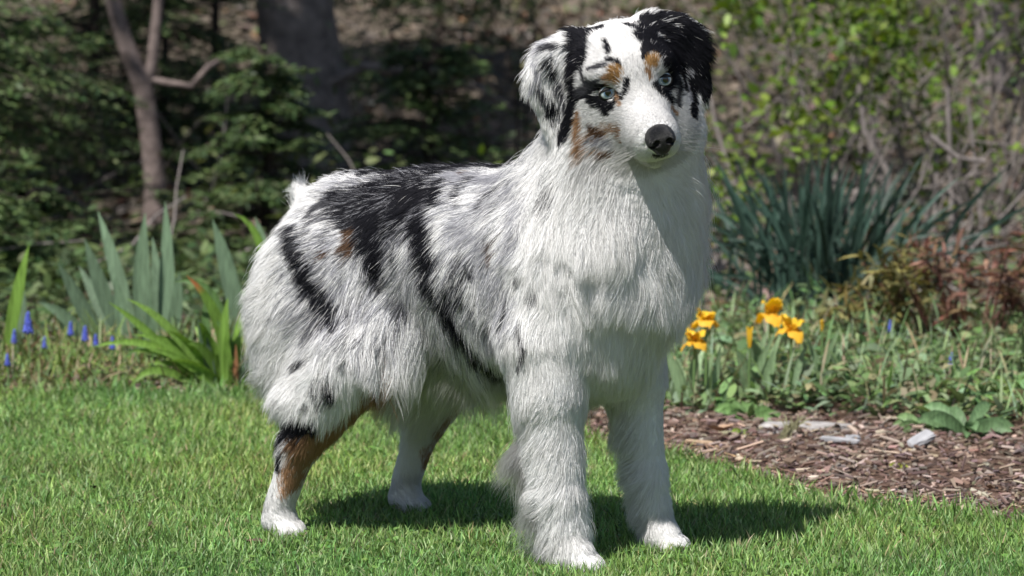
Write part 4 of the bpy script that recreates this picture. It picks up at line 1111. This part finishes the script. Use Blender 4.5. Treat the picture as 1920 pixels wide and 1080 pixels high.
MARKS_HEAD = [
 (GREY, [(0.1965, -0.0854, 0.6900, 0.0078), (0.1920, -0.1084, 0.6744, 0.0078)], 0.60),
 (GREY, [(0.1862, -0.1137, 0.6614, 0.0070), (0.1964, -0.1095, 0.6439, 0.0070), (0.1884, -0.1155, 0.6270, 0.0055)], 0.70),
 (DKGREY, [(0.2103, -0.0942, 0.6335, 0.0063), (0.2132, -0.0913, 0.6163, 0.0063)], 0.60),
 (DKGREY, [(0.2099, -0.0913, 0.5948, 0.0070), (0.2044, -0.0938, 0.5840, 0.0055)], 0.60),
 (BLACK, [(0.2085, -0.0667, 0.7022, 0.0081), (0.2244, -0.0670, 0.6990, 0.0108), (0.2408, -0.0448, 0.7038, 0.0081)], 0.25),
 (BLACK, [(0.2197, -0.0732, 0.6979, 0.0090), (0.2334, -0.0776, 0.6810, 0.0134), (0.2461, -0.0900, 0.6612, 0.0098), (0.2339, -0.0896, 0.6502, 0.0063)], 0.20),
 (BLACK, [(0.2246, -0.0800, 0.6850, 0.0072), (0.2288, -0.0870, 0.6559, 0.0072), (0.2364, -0.0939, 0.6151, 0.0098), (0.2275, -0.0927, 0.5894, 0.0099), (0.2179, -0.0924, 0.5679, 0.0108)], 0.20),  # shadow gap between ear and face, painted in as black hair
 (BLACK, [(0.2052, -0.1040, 0.6623, 0.0072), (0.2095, -0.0958, 0.6469, 0.0063)], 0.35),
 (DKGREY, [(0.1949, -0.1101, 0.6263, 0.0055), (0.1992, -0.1041, 0.6128, 0.0055)], 0.40),
 (BLACK, [(0.2051, -0.0972, 0.6065, 0.0081), (0.2013, -0.0983, 0.5976, 0.0072)], 0.35),
 (DKGREY, [(0.2161, -0.0894, 0.6371, 0.0039), (0.2191, -0.0893, 0.6031, 0.0039)], 0.50),
 (DKGREY, [(0.1978, -0.1039, 0.6777, 0.0055), (0.2093, -0.0934, 0.6808, 0.0047)], 0.40),
 (BLACK, [(0.2693, -0.0702, 0.6886, 0.0027), (0.2866, -0.0843, 0.6729, 0.0036)], 0.40),
 (DKGREY, [(0.2693, -0.1040, 0.6519, 0.0046), (0.2801, -0.1027, 0.6546, 0.0054), (0.2888, -0.0986, 0.6571, 0.0046)], 0.50),
 (BLACK, [(0.2911, -0.0917, 0.6638, 0.0035), (0.3015, -0.0877, 0.6613, 0.0044), (0.3065, -0.0877, 0.6547, 0.0027)], 0.30),
 (BLACK, [(0.2478, -0.0968, 0.6169, 0.0062), (0.2621, -0.0989, 0.6227, 0.0053), (0.2789, -0.1003, 0.6276, 0.0044), (0.2919, -0.0978, 0.6321, 0.0035)], 0.25),
 (DKGREY, [(0.2486, -0.0970, 0.6227, 0.0062), (0.2672, -0.1012, 0.6297, 0.0054), (0.2853, -0.1030, 0.6357, 0.0039)], 0.50),
 (DKGREY, [(0.2540, -0.0989, 0.6481, 0.0062), (0.2614, -0.1015, 0.6345, 0.0062)], 0.50),
 (BLACK, [(0.2688, -0.0982, 0.6121, 0.0062), (0.2834, -0.0954, 0.6066, 0.0098), (0.2970, -0.0924, 0.6055, 0.0071)], 0.22),
 (BLACK, [(0.2901, -0.0932, 0.5973, 0.0044)], 0.30),
 (BLACK, [(0.3040, -0.0882, 0.6199, 0.0035), (0.3003, -0.0909, 0.6119, 0.0044)], 0.30),
 (BLACK, [(0.3143, -0.0833, 0.6373, 0.0035), (0.3139, -0.0848, 0.6264, 0.0035), (0.3096, -0.0885, 0.6156, 0.0027)], 0.30),
 (GINGER, [(0.3027, -0.0938, 0.6478, 0.0093), (0.2999, -0.0962, 0.6404, 0.0093)], 0.40),
 (TAN, [(0.2928, -0.1013, 0.6400, 0.0046)], 0.40),
 (TAN, [(0.2993, -0.0866, 0.6240, 0.0023), (0.3081, -0.0903, 0.6078, 0.0023)], 0.50),
 (TAN, [(0.2464, -0.0967, 0.5957, 0.0039), (0.2456, -0.0966, 0.5700, 0.0054), (0.2529, -0.0981, 0.5416, 0.0062)], 0.40),
 (TAN, [(0.2662, -0.0950, 0.5673, 0.0070), (0.2868, -0.0907, 0.5757, 0.0077), (0.3027, -0.0896, 0.5781, 0.0062), (0.3022, -0.0870, 0.5678, 0.0046)], 0.70),
 (TAN, [(0.2705, -0.0929, 0.5466, 0.0062), (0.2836, -0.0875, 0.5440, 0.0054)], 0.70),
 (BROWN, [(0.2654, -0.0958, 0.5786, 0.0054), (0.2787, -0.0921, 0.5682, 0.0062)], 0.55),
 (GREY, [(0.2683, -0.0942, 0.5584, 0.0062), (0.2877, -0.0879, 0.5585, 0.0062)], 0.65),
 (BROWN, [(0.2739, -0.0919, 0.5433, 0.0047), (0.2929, -0.0833, 0.5459, 0.0039)], 0.65),
 (TAN, [(0.3063, -0.0859, 0.5605, 0.0023)], 0.30),
 (BLACK, [(0.2714, -0.0251, 0.7075, 0.0063), (0.2901, -0.0244, 0.7015, 0.0108)], 0.30),
 (BLACK, [(0.2843, -0.0108, 0.7071, 0.0090), (0.2862, 0.0001, 0.7143, 0.0108), (0.2945, 0.0175, 0.7182, 0.0144), (0.3053, 0.0291, 0.7171, 0.0163), (0.3175, 0.0417, 0.7121, 0.0145)], 0.30),
 (BLACK, [(0.3345, 0.0662, 0.6733, 0.0163), (0.3296, 0.0718, 0.6418, 0.0145), (0.3300, 0.0622, 0.6222, 0.0127)], 0.25),
 (WHITE, [(0.2820, 0.0117, 0.7225, 0.0039)], 0.60),
 (BLACK, [(0.3047, -0.0308, 0.6935, 0.0089), (0.3097, -0.0121, 0.6899, 0.0161), (0.3140, 0.0118, 0.6762, 0.0198), (0.3371, -0.0125, 0.6521, 0.0161), (0.3392, -0.0053, 0.6304, 0.0089)], 0.20),
 (BLACK, [(0.3033, 0.0146, 0.6977, 0.0126), (0.3167, 0.0368, 0.6733, 0.0163), (0.3309, 0.0096, 0.6433, 0.0126)], 0.20),
 (BLACK, [(0.3207, -0.0509, 0.6784, 0.0080), (0.3245, -0.0619, 0.6665, 0.0044)], 0.22),
 (BLACK, [(0.3023, -0.0402, 0.6931, 0.0107), (0.3229, -0.0413, 0.6809, 0.0125), (0.3350, -0.0346, 0.6746, 0.0133), (0.3428, -0.0284, 0.6603, 0.0133), (0.3380, -0.0137, 0.6441, 0.0116), (0.3405, -0.0328, 0.6266, 0.0071)], 0.30),
 (BLACK, [(0.3204, -0.0535, 0.6771, 0.0062), (0.3239, -0.0616, 0.6676, 0.0044)], 0.30),
 (BLACK, [(0.2982, -0.0198, 0.6978, 0.0090), (0.2940, 0.0003, 0.7048, 0.0135), (0.3015, 0.0119, 0.6999, 0.0126)], 0.30),
 (BLACK, [(0.3181, -0.0330, 0.6855, 0.0089)], 0.30),
 (BLACK, [(0.3329, 0.0711, 0.6858, 0.0127), (0.3333, 0.0729, 0.6628, 0.0127)], 0.25),
 (BLACK, [(0.3118, -0.0290, 0.6895, 0.0080), (0.3202, -0.0200, 0.6845, 0.0089), (0.3334, -0.0198, 0.6755, 0.0089), (0.3415, -0.0227, 0.6631, 0.0080)], 0.35),
 (BLACK, [(0.3417, -0.0410, 0.6609, 0.0071), (0.3408, -0.0331, 0.6491, 0.0071)], 0.35),
 (BLACK, [(0.3369, -0.0544, 0.6314, 0.0053), (0.3417, -0.0409, 0.6230, 0.0089), (0.3444, -0.0323, 0.6125, 0.0089)], 0.35),
 (DKGREY, [(0.3387, -0.0114, 0.6377, 0.0078), (0.3438, -0.0149, 0.6102, 0.0062)], 0.50),
 (BLACK, [(0.3394, -0.0193, 0.6376, 0.0080)], 0.25),
 (GINGER, [(0.3329, -0.0536, 0.6651, 0.0085), (0.3332, -0.0574, 0.6570, 0.0085)], 0.40),
 (TAN, [(0.3312, -0.0615, 0.6490, 0.0046), (0.3333, -0.0593, 0.6397, 0.0039)], 0.35),
 (TAN, [(0.3473, -0.0339, 0.6028, 0.0046), (0.3468, -0.0232, 0.5958, 0.0039)], 0.40),
 (BLACK, [(0.3194, 0.0390, 0.6988, 0.0181), (0.3296, 0.0554, 0.6863, 0.0217), (0.3318, 0.0604, 0.6585, 0.0217), (0.3257, 0.0524, 0.6375, 0.0163), (0.3335, 0.0342, 0.6128, 0.0117), (0.3463, 0.0151, 0.5954, 0.0081)], 0.20),
 (BLACK, [(0.3153, 0.0337, 0.6872, 0.0163), (0.3180, 0.0383, 0.6564, 0.0127), (0.3353, 0.0105, 0.6297, 0.0090)], 0.20),
 (GREY, [(0.3205, 0.0422, 0.6494, 0.0039), (0.3399, 0.0167, 0.6126, 0.0039)], 0.50),
 (DKGREY, [(0.3679, -0.0967, 0.5448, 0.0023), (0.3718, -0.0882, 0.5442, 0.0031), (0.3776, -0.0832, 0.5472, 0.0023)], 0.50),
]
def _mirror(pts): return [(p[0] + .012, -p[1], p[2] - .01, p[3]) for p in pts]
MARKS = [(c, _mirror(p), s) for (c, p, s) in MARKS_BODY] + MARKS_BODY + MARKS_HEAD


def seg_dist(p, pts):
    """distance to a stroke in units of its radius (1 = edge)"""
    best = np.full(len(p), 9.0)
    pts = np.array(pts, float)
    if len(pts) == 1: pts = np.vstack([pts, pts + [1e-5, 0, 0, 0]])
    for a, b in zip(pts[:-1], pts[1:]):
        ab = b[:3] - a[:3]
        t = np.clip(((p - a[:3]) @ ab) / max(ab @ ab, 1e-12), 0, 1)
        d = np.linalg.norm(p - a[:3] - t[:, None] * ab, axis=1)
        best = np.minimum(best, d / (a[3] + (b[3] - a[3]) * t))
    return best

def coat_colour(p, side_jit, rs):
    """colour of hairs whose middle lies at p"""
    n = len(p)
    wob = (vnoise(p, 60, 3) - .5) * .5 + (vnoise(p, 160, 4) - .5) * .5
    c = np.tile(np.array(WHITE), (n, 1))
    # faint merle shading over flank and back
    m = vnoise(p, 28, 5) * .6 + vnoise(p, 75, 6) * .4
    body = np.clip((p[:, 0] + .27) / .08, 0, 1) * np.clip((.17 - p[:, 0]) / .06, 0, 1) * np.clip((p[:, 2] - .24) / .08, 0, 1)
    fl = (body * np.clip((m - .40) / .25, 0, 1))
    gsel = rs.random(n) < fl * .50 + body * .20
    c[gsel] = np.array(GREY) * (0.30 + 1.15 * rs.random((gsel.sum(), 1)))
    fk = vnoise(p * np.array([1, 1, .6]), 62, 14)
    flk = np.where((fk > .74) & (body > .5) & (rs.random(n) < .6))[0]
    c[flk] = np.array(DKGREY) * (0.5 + rs.random((len(flk), 1)))
    for (col, pts, soft) in MARKS:
        pts = np.array(pts, float)
        lo = pts[:, :3].min(0) - pts[:, 3].max() * 1.8; hi = pts[:, :3].max(0) + pts[:, 3].max() * 1.8
        k = np.where(((p > lo) & (p < hi)).all(1))[0]
        if not len(k): continue
        d = seg_dist(p[k], pts) + wob[k] * 1.35
        if col is BLACK and pts[:, 0].max() < .14:                  # grey hairs fray the edge of a body patch
            fr = k[rs.random(len(k)) < np.clip((1.75 - d) / .7, 0, 1) * .42]
            c[fr] = np.array(GREY) * (0.3 + .9 * rs.random((len(fr), 1)))
        pr = np.clip((1 + soft - d) / (2 * soft + 1e-6), 0, 1)
        hit = rs.random(len(k)) < pr * (.985 if soft < .6 else .72)
        base = np.array(col)
        c[k[hit]] = base
    return c

rs = np.random.default_rng(5)
T = np.concatenate([F[:, [0, 1, 2]], F[:, [0, 2, 3]]])
tri_a = np.linalg.norm(np.cross(V[T[:, 1]] - V[T[:, 0]], V[T[:, 2]] - V[T[:, 0]]), axis=1) * .5
tc = V[T].mean(1)
thd = to_head(tc)
near_head = np.linalg.norm(thd - np.array([.03, 0, -.03]), axis=1) < .125
eyes_h = [np.array([.074, s * .0368, -.0065]) for s in (-1, 1)]
dens = np.where(near_head, 2.6, 1.0)
dens = np.where(thd[:, 0] > .05, 4.2, dens)
for e in eyes_h: dens = np.where(np.linalg.norm(thd - e, axis=1) < .0105, 0, dens)
dens = np.where(np.linalg.norm(thd - np.array([.158, 0, -.054]), axis=1) < .019, 0, dens)
dens = np.where(tc[:, 2] < .006, 0, dens)
dens = np.where(tc[:, 2] < .13, 1.5, dens) * (tc[:, 2] > .006)
w = tri_a * dens; w /= w.sum()
NHAIR = 560000
ti = rs.choice(len(T), NHAIR, p=w)
r1, r2 = np.sqrt(rs.random(NHAIR)), rs.random(NHAIR)
bc = np.stack([1 - r1, r1 * (1 - r2), r1 * r2], 1)
P0 = (V[T[ti]] * bc[:, :, None]).sum(1)
N0 = unit((N[T[ti]] * bc[:, :, None]).sum(1))
D0, S0 = comb(P0, N0)
S0[:, 0] *= np.where((P0[:, 1] > .03) & (P0[:, 2] < .24) & (P0[:, 0] > .12), .55, 1.0)      # the far foreleg is trimmer
_h = to_head(P0); S0[:, 0] *= np.where((_h[:, 1] > .07) & (np.linalg.norm(_h, axis=1) < .15), .72, 1.0)
KP = 8
def grow(P0, N0, D0, S0, rs):
    n = len(P0)
    ln = S0[:, 0] * (0.58 + .62 * rs.random(n) ** 1.3) * (0.66 + .68 * vnoise(P0, 26, 8))
    lift = np.clip(S0[:, 1] * (0.6 + .8 * rs.random(n)) * np.where(rs.random(n) < .05, 2.0, 1.0), .04, .95)
    side = np.cross(N0, D0)
    wav = (vnoise(P0, 38, 9) - .5) * 1.1 + rs.normal(0, .10, n)        # locks swing sideways together
    flow = unit(D0 + side * wav[:, None])
    pts = [P0 - N0 * .001]
    step = ln / (KP - 1)
    for k in range(KP - 1):
        t = k / (KP - 1)
        d = flow + N0 * (lift * (1.5 - 1.25 * t))[:, None] + np.array([0, 0, -1.0]) * (S0[:, 2] * t * .9)[:, None]
        d += side * (np.sin(t * 5.5 + vnoise(P0, 55, 23) * 12) * (.10 + .28 * np.clip((ln - .03) / .04, 0, 1)))[:, None]      # long locks wave
        pts.append(pts[-1] + unit(d) * step[:, None])
    return np.stack(pts, 1), ln
HP, HL = grow(P0, N0, D0, S0, rs)
# tufts: hairs draw together towards their tuft's leader at the tip
NT = 30000
lead = rs.choice(NHAIR, NT, replace=False)
kd = kdtree.KDTree(NT)
for i, j in enumerate(lead): kd.insert(P0[j], i)
kd.balance()
own = np.array([kd.find(p)[1] for p in P0.tolist()])
L = lead[own]
tt = np.linspace(0, 1, KP)
h_all = to_head(P0)
face = (np.linalg.norm(h_all - np.array([.06, 0, -.03]), axis=1) < .09)
amt = np.where(face, .12, .46) * (0.55 + .6 * rs.random(NHAIR))
amt = np.clip(amt, 0, .92)
HP = HP + (HP[L] - HP) * (amt[:, None] * tt[None] ** 1.6)[:, :, None]
# long hair gathers once more into wisps
NW = 3400
lead2 = lead[rs.choice(NT, NW, replace=False)]
kd2 = kdtree.KDTree(NW)
for i, j in enumerate(lead2): kd2.insert(P0[j], i)
kd2.balance()
own2 = np.array([kd2.find(P0[j].tolist())[1] for j in lead])[own]
L2 = lead2[own2]
amt2 = np.clip((HL - .028) / .04, 0, 1) * (.16 + .36 * vnoise(P0, 30, 19)) * (~face)
HP = HP + (HP[L2] - HP) * (amt2[:, None] * tt[None] ** 2.2)[:, :, None]
# keep hairs outside the skin: a look-up in the body's distance grid
def sdf_at(p):
    q = np.clip((p - fld.lo) / fld.h, 1, fld.n - 2.001); i = q.astype(int); r = q - i
    out = 0
    for dx in (0, 1):
        for dy in (0, 1):
            for dz in (0, 1):
                wgt = (r[:, 0] if dx else 1 - r[:, 0]) * (r[:, 1] if dy else 1 - r[:, 1]) * (r[:, 2] if dz else 1 - r[:, 2])
                out = out + wgt * fld.d[i[:, 0] + dx, i[:, 1] + dy, i[:, 2] + dz]
    return out
for k in range(2, KP):
    d = sdf_at(HP[:, k])
    m = np.where(d < .006)[0]
    q = HP[m, k]; e = fld.h
    g = np.stack([sdf_at(q + v) - sdf_at(q - v) for v in np.eye(3) * e], 1)
    need = np.clip(.0012 + .004 * (k / KP) * np.minimum(HL[m] / .03, 1) - d[m], 0, .02)
    HP[m, k] += unit(g) * need[:, None]
mid = HP[:, 4] * .6 + HP[:, 2] * .4
HC = coat_colour(mid, 0, rs)
lum = HC.mean(1)
var = (0.90 + .20 * rs.random(NHAIR)) * (0.93 + .14 * vnoise(P0, 90, 12))
HC = HC * var[:, None]
tuft_v = (0.96 + .08 * rs.random(NT))[own]
HC *= tuft_v[:, None] * np.where(face, .78, np.where(P0[:, 2] < .07, .84, 1.0))[:, None]  # face and paw hair darkened in colour to offset bright sunlight
HC = np.clip(HC, .004, .97)
# strand radius: fine on the face, coarser on the body, tapering to the tip
r0 = np.where(face, .00015, .00019) * (0.8 + .4 * rs.random(NHAIR))
HRAD = r0[:, None] * np.array([1, 1, 1, .95, .85, .7, .45, .12])[None]

LIE = unit(N0 + rs.normal(0, .28, N0.shape))
# --- sort the hairs into parts
hh = to_head(P0)
is_ear = np.zeros(NHAIR, int)
for s, code in ((-1, 1), (1, 2)):
    k = (hh[:, 1] * s > .066) & (hh[:, 2] > -.085) & (hh[:, 0] < .035) & (np.linalg.norm(hh, axis=1) < .15)
    is_ear[k] = code
region = np.zeros(NHAIR, int)                                   # 0 trunk
region[(P0[:, 0] > .08) & (P0[:, 2] > .40)] = 8                 # ruff
region[np.linalg.norm(hh - np.array([.03, 0, -.03]), axis=1) < .115] = 1
region[is_ear == 1] = 2; region[is_ear == 2] = 3
for code, sx, sy in ((4, 1, -1), (5, 1, 1), (6, -1, -1), (7, -1, 1)):
    region[(P0[:, 0] * sx > .06) & (P0[:, 1] * sy > 0) & (P0[:, 2] < (.25 if sx > 0 else .26))] = code
region[(P0[:, 0] < -.29) & (np.abs(P0[:, 1]) < .035) & (P0[:, 2] > .445)] = 9

def hair_material(name):
    m, nt, b = nodes_of(name)
    at = nt.nodes.new('ShaderNodeAttribute'); at.attribute_name = 'tint'
    hs = nt.nodes.new('ShaderNodeHairInfo')
    # a little darker at the root (dense undercoat), paler at the tip
    nt.links.new(at.outputs['Color'], b.inputs['Base Color'])
    b.inputs['Roughness'].default_value = .42
    b.inputs['Specular IOR Level'].default_value = .45
    # a hair is lit as one of a pelt: its shading normal leans to the skin's own normal
    ln_ = nt.nodes.new('ShaderNodeAttribute'); ln_.attribute_name = 'lie'
    vt = nt.nodes.new('ShaderNodeVectorTransform'); vt.vector_type = 'NORMAL'; vt.convert_from = 'OBJECT'; vt.convert_to = 'WORLD'
    nt.links.new(ln_.outputs['Vector'], vt.inputs[0])
    df = nt.nodes.new('ShaderNodeBsdfDiffuse'); nt.links.new(at.outputs['Color'], df.inputs['Color'])
    nt.links.new(vt.outputs[0], df.inputs['Normal'])
    tr = nt.nodes.new('ShaderNodeBsdfTranslucent')
    nt.links.new(at.outputs['Color'], tr.inputs['Color'])
    mx = nt.nodes.new('ShaderNodeMixShader'); mx.inputs[0].default_value = .6
    nt.links.new(b.outputs[0], mx.inputs[1]); nt.links.new(tr.outputs[0], mx.inputs[2])
    m2 = nt.nodes.new('ShaderNodeMixShader'); m2.inputs[0].default_value = .68
    nt.links.new(mx.outputs[0], m2.inputs[1]); nt.links.new(df.outputs[0], m2.inputs[2]); mx = m2
    nt.links.new(mx.outputs[0], nt.nodes['Material Output'].inputs['Surface'])
    return m
MAT_FUR = hair_material('fur')
MAT_SKIN = tinted('skin_under_fur', .8, .1)

dog = put('dog', None, None, DOG_LOC, DOG_ROT,
          label='blue merle shepherd dog with white chest standing on the lawn', cat='dog')
body_col = coat_colour(V, 0, np.random.default_rng(2)) * .95
put('body', mesh_np('body', V, F, MAT_SKIN, True, body_col), dog)
for code, nm in ((0, 'trunk_coat'), (8, 'neck_ruff'), (1, 'head_coat'), (2, 'ear_coat'), (3, 'ear_coat'),
                 (4, 'leg_coat'), (5, 'leg_coat'), (6, 'leg_coat'), (7, 'leg_coat'), (9, 'tail_coat')):
    k = region == code
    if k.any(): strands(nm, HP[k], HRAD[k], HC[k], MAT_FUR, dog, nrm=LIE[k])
print('dog fur T', _time.time() - _T0)

# ---------------------------------------------------------------- dog: eyes, nose, whiskers, claws
MAT_EYE = plain('eye_white', (.30, .27, .25), .15, .6, 1.0)
MAT_PUPIL = plain('pupil', (.003, .003, .004), .08, .6, 1.0)
MAT_LID = plain('eyelid_skin', (.010, .009, .009), .6, .3, 0, .3, 300, .2)
MAT_NOSE = plain('nose_leather', (.005, .0045, .005), .40, .45, .1, .3, 900, .5)
MAT_CLAW = plain('claw_horn', (.05, .04, .035), .4, .5)
def iris_material():
    m, nt, b = nodes_of('iris')
    tc_ = nt.nodes.new('ShaderNodeTexCoord')
    sx = nt.nodes.new('ShaderNodeSeparateXYZ'); nt.links.new(tc_.outputs['Object'], sx.inputs[0])
    mr = nt.nodes.new('ShaderNodeMapRange'); nt.links.new(sx.outputs['X'], mr.inputs[0])
    mr.inputs[1].default_value = EYE_R * .60; mr.inputs[2].default_value = EYE_R * .97
    nz = nt.nodes.new('ShaderNodeTexNoise'); nz.inputs['Scale'].default_value = 420
    nt.links.new(tc_.outputs['Object'], nz.inputs['Vector'])
    ad = nt.nodes.new('ShaderNodeMath'); ad.operation = 'MULTIPLY_ADD'; ad.inputs[1].default_value = .25; 
    nt.links.new(nz.outputs['Fac'], ad.inputs[0]); nt.links.new(mr.outputs[0], ad.inputs[2])
    cr = nt.nodes.new('ShaderNodeValToRGB'); nt.links.new(ad.outputs[0], cr.inputs[0])
    el = cr.color_ramp.elements
    el[0].position = .12; el[0].color = (.02, .035, .06, 1)
    el[1].position = 1.0; el[1].color = (.10, .17, .26, 1)
    for p, c in ((.25, (.24, .31, .38, 1)), (.5, (.66, .74, .80, 1)), (.8, (.56, .65, .72, 1))):
        e = el.new(p); e.color = c
    nt.links.new(cr.outputs[0], b.inputs['Base Color'])
    b.inputs['Roughness'].default_value = .12; b.inputs['Coat Weight'].default_value = 1.0
    return m
EYE_R = .0124
MAT_IRIS = iris_material()
def cap(r, a0, a1, nr=6, ns=28):
    """spherical band round +x from angle a0 to a1"""
    vs, fs = [], []
    for i in range(nr + 1):
        a = a0 + (a1 - a0) * i / nr
        for j in range(ns):
            t = 2 * math.pi * j / ns
            vs.append((r * math.cos(a), r * math.sin(a) * math.cos(t), r * math.sin(a) * math.sin(t)))
    for i in range(nr):
        for j in range(ns):
            fs.append((i * ns + j, (i + 1) * ns + j, (i + 1) * ns + (j + 1) % ns, i * ns + (j + 1) % ns))
    return np.array(vs), fs
def frame_obj(o, pos, fwd, up):
    f = unit(np.array([fwd]))[0]; l = unit(np.array([np.cross(up, f)]))[0]; u = np.cross(f, l)
    M = Matrix.Identity(4)
    for i in range(3):
        M[i][0], M[i][1], M[i][2], M[i][3] = f[i], l[i], u[i], pos[i]
    o.matrix_local = M
EYE_POS = (.0635, .0368, -.0070)
for s in (-1, 1):
    eye = put('eye', mesh_np('eye', *cap(EYE_R, .001, math.pi - .001, 20), MAT_EYE), dog)
    frame_obj(eye, hp(EYE_POS[0], s * EYE_POS[1], EYE_POS[2]), hd(1, s * .12 + .02, .16), hd(0, 0, 1))
    put('iris', mesh_np('iris', *cap(EYE_R * 1.012, .30, .80, 8), MAT_IRIS), eye)
    put('pupil', mesh_np('pupil', *cap(EYE_R * 1.016, .001, .33, 5), MAT_PUPIL), eye)
    vs, fs = [], []
    ns = 48; rings = ((0, 1.03), (.06, 1.08), (.16, 1.10), (.34, 1.04), (.55, .92))
    for (da, rr) in rings:
        for j in range(ns):
            t = 2 * math.pi * j / ns
            cx, cy = math.cos(t), math.sin(t)               # cx: along the lid, cy: up
            a = 1 / math.sqrt((cx / .92) ** 2 + (cy / (.25 if cy > 0 else .62)) ** 2)
            if cx * s < 0: a *= 1 + .16 * max(0, abs(cx) - .6)
            a += da
            ty = -.16 * s                                   # inner corner sits lower
            dy, dz = cx * math.cos(ty) - cy * math.sin(ty), cx * math.sin(ty) + cy * math.cos(ty)
            r = EYE_R * rr
            vs.append((r * math.cos(a), r * math.sin(a) * dy, r * math.sin(a) * dz))
    for i in range(len(rings) - 1):
        for j in range(ns):
            fs.append((i * ns + j, (i + 1) * ns + j, (i + 1) * ns + (j + 1) % ns, i * ns + (j + 1) % ns))
    put('eyelid', mesh_np('eyelid', vs, fs, MAT_LID), eye)

nf = Field((.125, -.03, -.085), (.19, .03, -.02), .0011)
nf.ell((.152, 0, -.050), (.0155, .0185, .0150), .004)
nf.ell((.156, 0, -.060), (.0120, .0125, .0140), .006)
for s in (-1, 1):
    nf.ell((.158, s * .0105, -.054), (.0105, .0085, .0095), .004)
    nf.ell((.1695, s * .0082, -.0545), (.0075, .0042, .0040), .0015, cut=True)
    nf.ell((.1640, s * .0140, -.0590), (.0070, .0045, .0022), .0012, cut=True)
nf.ell((.172, 0, -.063), (.0050, .0010, .012), .001, cut=True)
nV, nF = nf.mesh(); nV = smooth_verts(nV, nF, 1, .4)
put('nose', mesh_np('nose', nV @ HAX + HEAD, nF, MAT_NOSE), dog)

for s in (-1, 1):                                             # dark lip line from under the nose to the corner of the mouth
    lp = [hp(.124, s * .0175, -.0875), hp(.102, s * .0250, -.0860), hp(.080, s * .0290, -.0815), hp(.066, s * .0315, -.0790)]
    put('lip', mesh_np('lip', *tube(lp, [.0008, .0015, .0016, .0007], 8), MAT_LID), dog)
wr = np.random.default_rng(8)
for s in (-1, 1):
    pts = []
    for i in range(13):
        p = np.array([.105 + .035 * wr.random(), s * (.030 - .004 * wr.random()), -.062 - .024 * wr.random()])
        d = np.array([.1 - .5 * wr.random(), s * (.9 + .2 * wr.random()), -.15 + .5 * (wr.random() - .5)])
        ln = .03 + .035 * wr.random(); row = []
        for k in range(6):
            row.append(p.copy()); d = unit((d + [-.06, 0, -.07])[None])[0]; p = p + d * ln / 5
        pts.append(row)
    pts = np.array(pts) @ HAX + HEAD
    strands('whiskers', pts, np.tile(np.array([.0003, .0003, .00026, .0002, .00014, .00005]), (13, 1)),
            np.tile([.7, .68, .66], (13, 1)), MAT_FUR, dog, nrm=np.tile(hd(.5, s, 0), (13, 1)))
def claw_mesh():
    vs, fs = [], []
    for i in range(5):
        t = i / 4; r = .0030 * (1 - t) ** .7 + .0003
        for j in range(6):
            a = j * math.pi / 3
            vs.append((.013 * t, r * .7 * math.cos(a), r * math.sin(a) - .008 * t * t))
    for i in range(4):
        for j in range(6): fs.append((i * 6 + j, (i + 1) * 6 + j, (i + 1) * 6 + (j + 1) % 6, i * 6 + (j + 1) % 6))
    return mesh_np('claw', vs, [f[::-1] for f in fs], MAT_CLAW)
CM = claw_mesh()
for s in (-1, 1):
    for (x, y) in ((0.236, .094), (-0.248, .132)):
        for (tx, ty) in ((.022, -.0150), (.032, -.0055), (.032, .0055), (.022, .0150)):
            put('claw', CM, dog, (x + tx + .0115, s * y + ty, .0145))
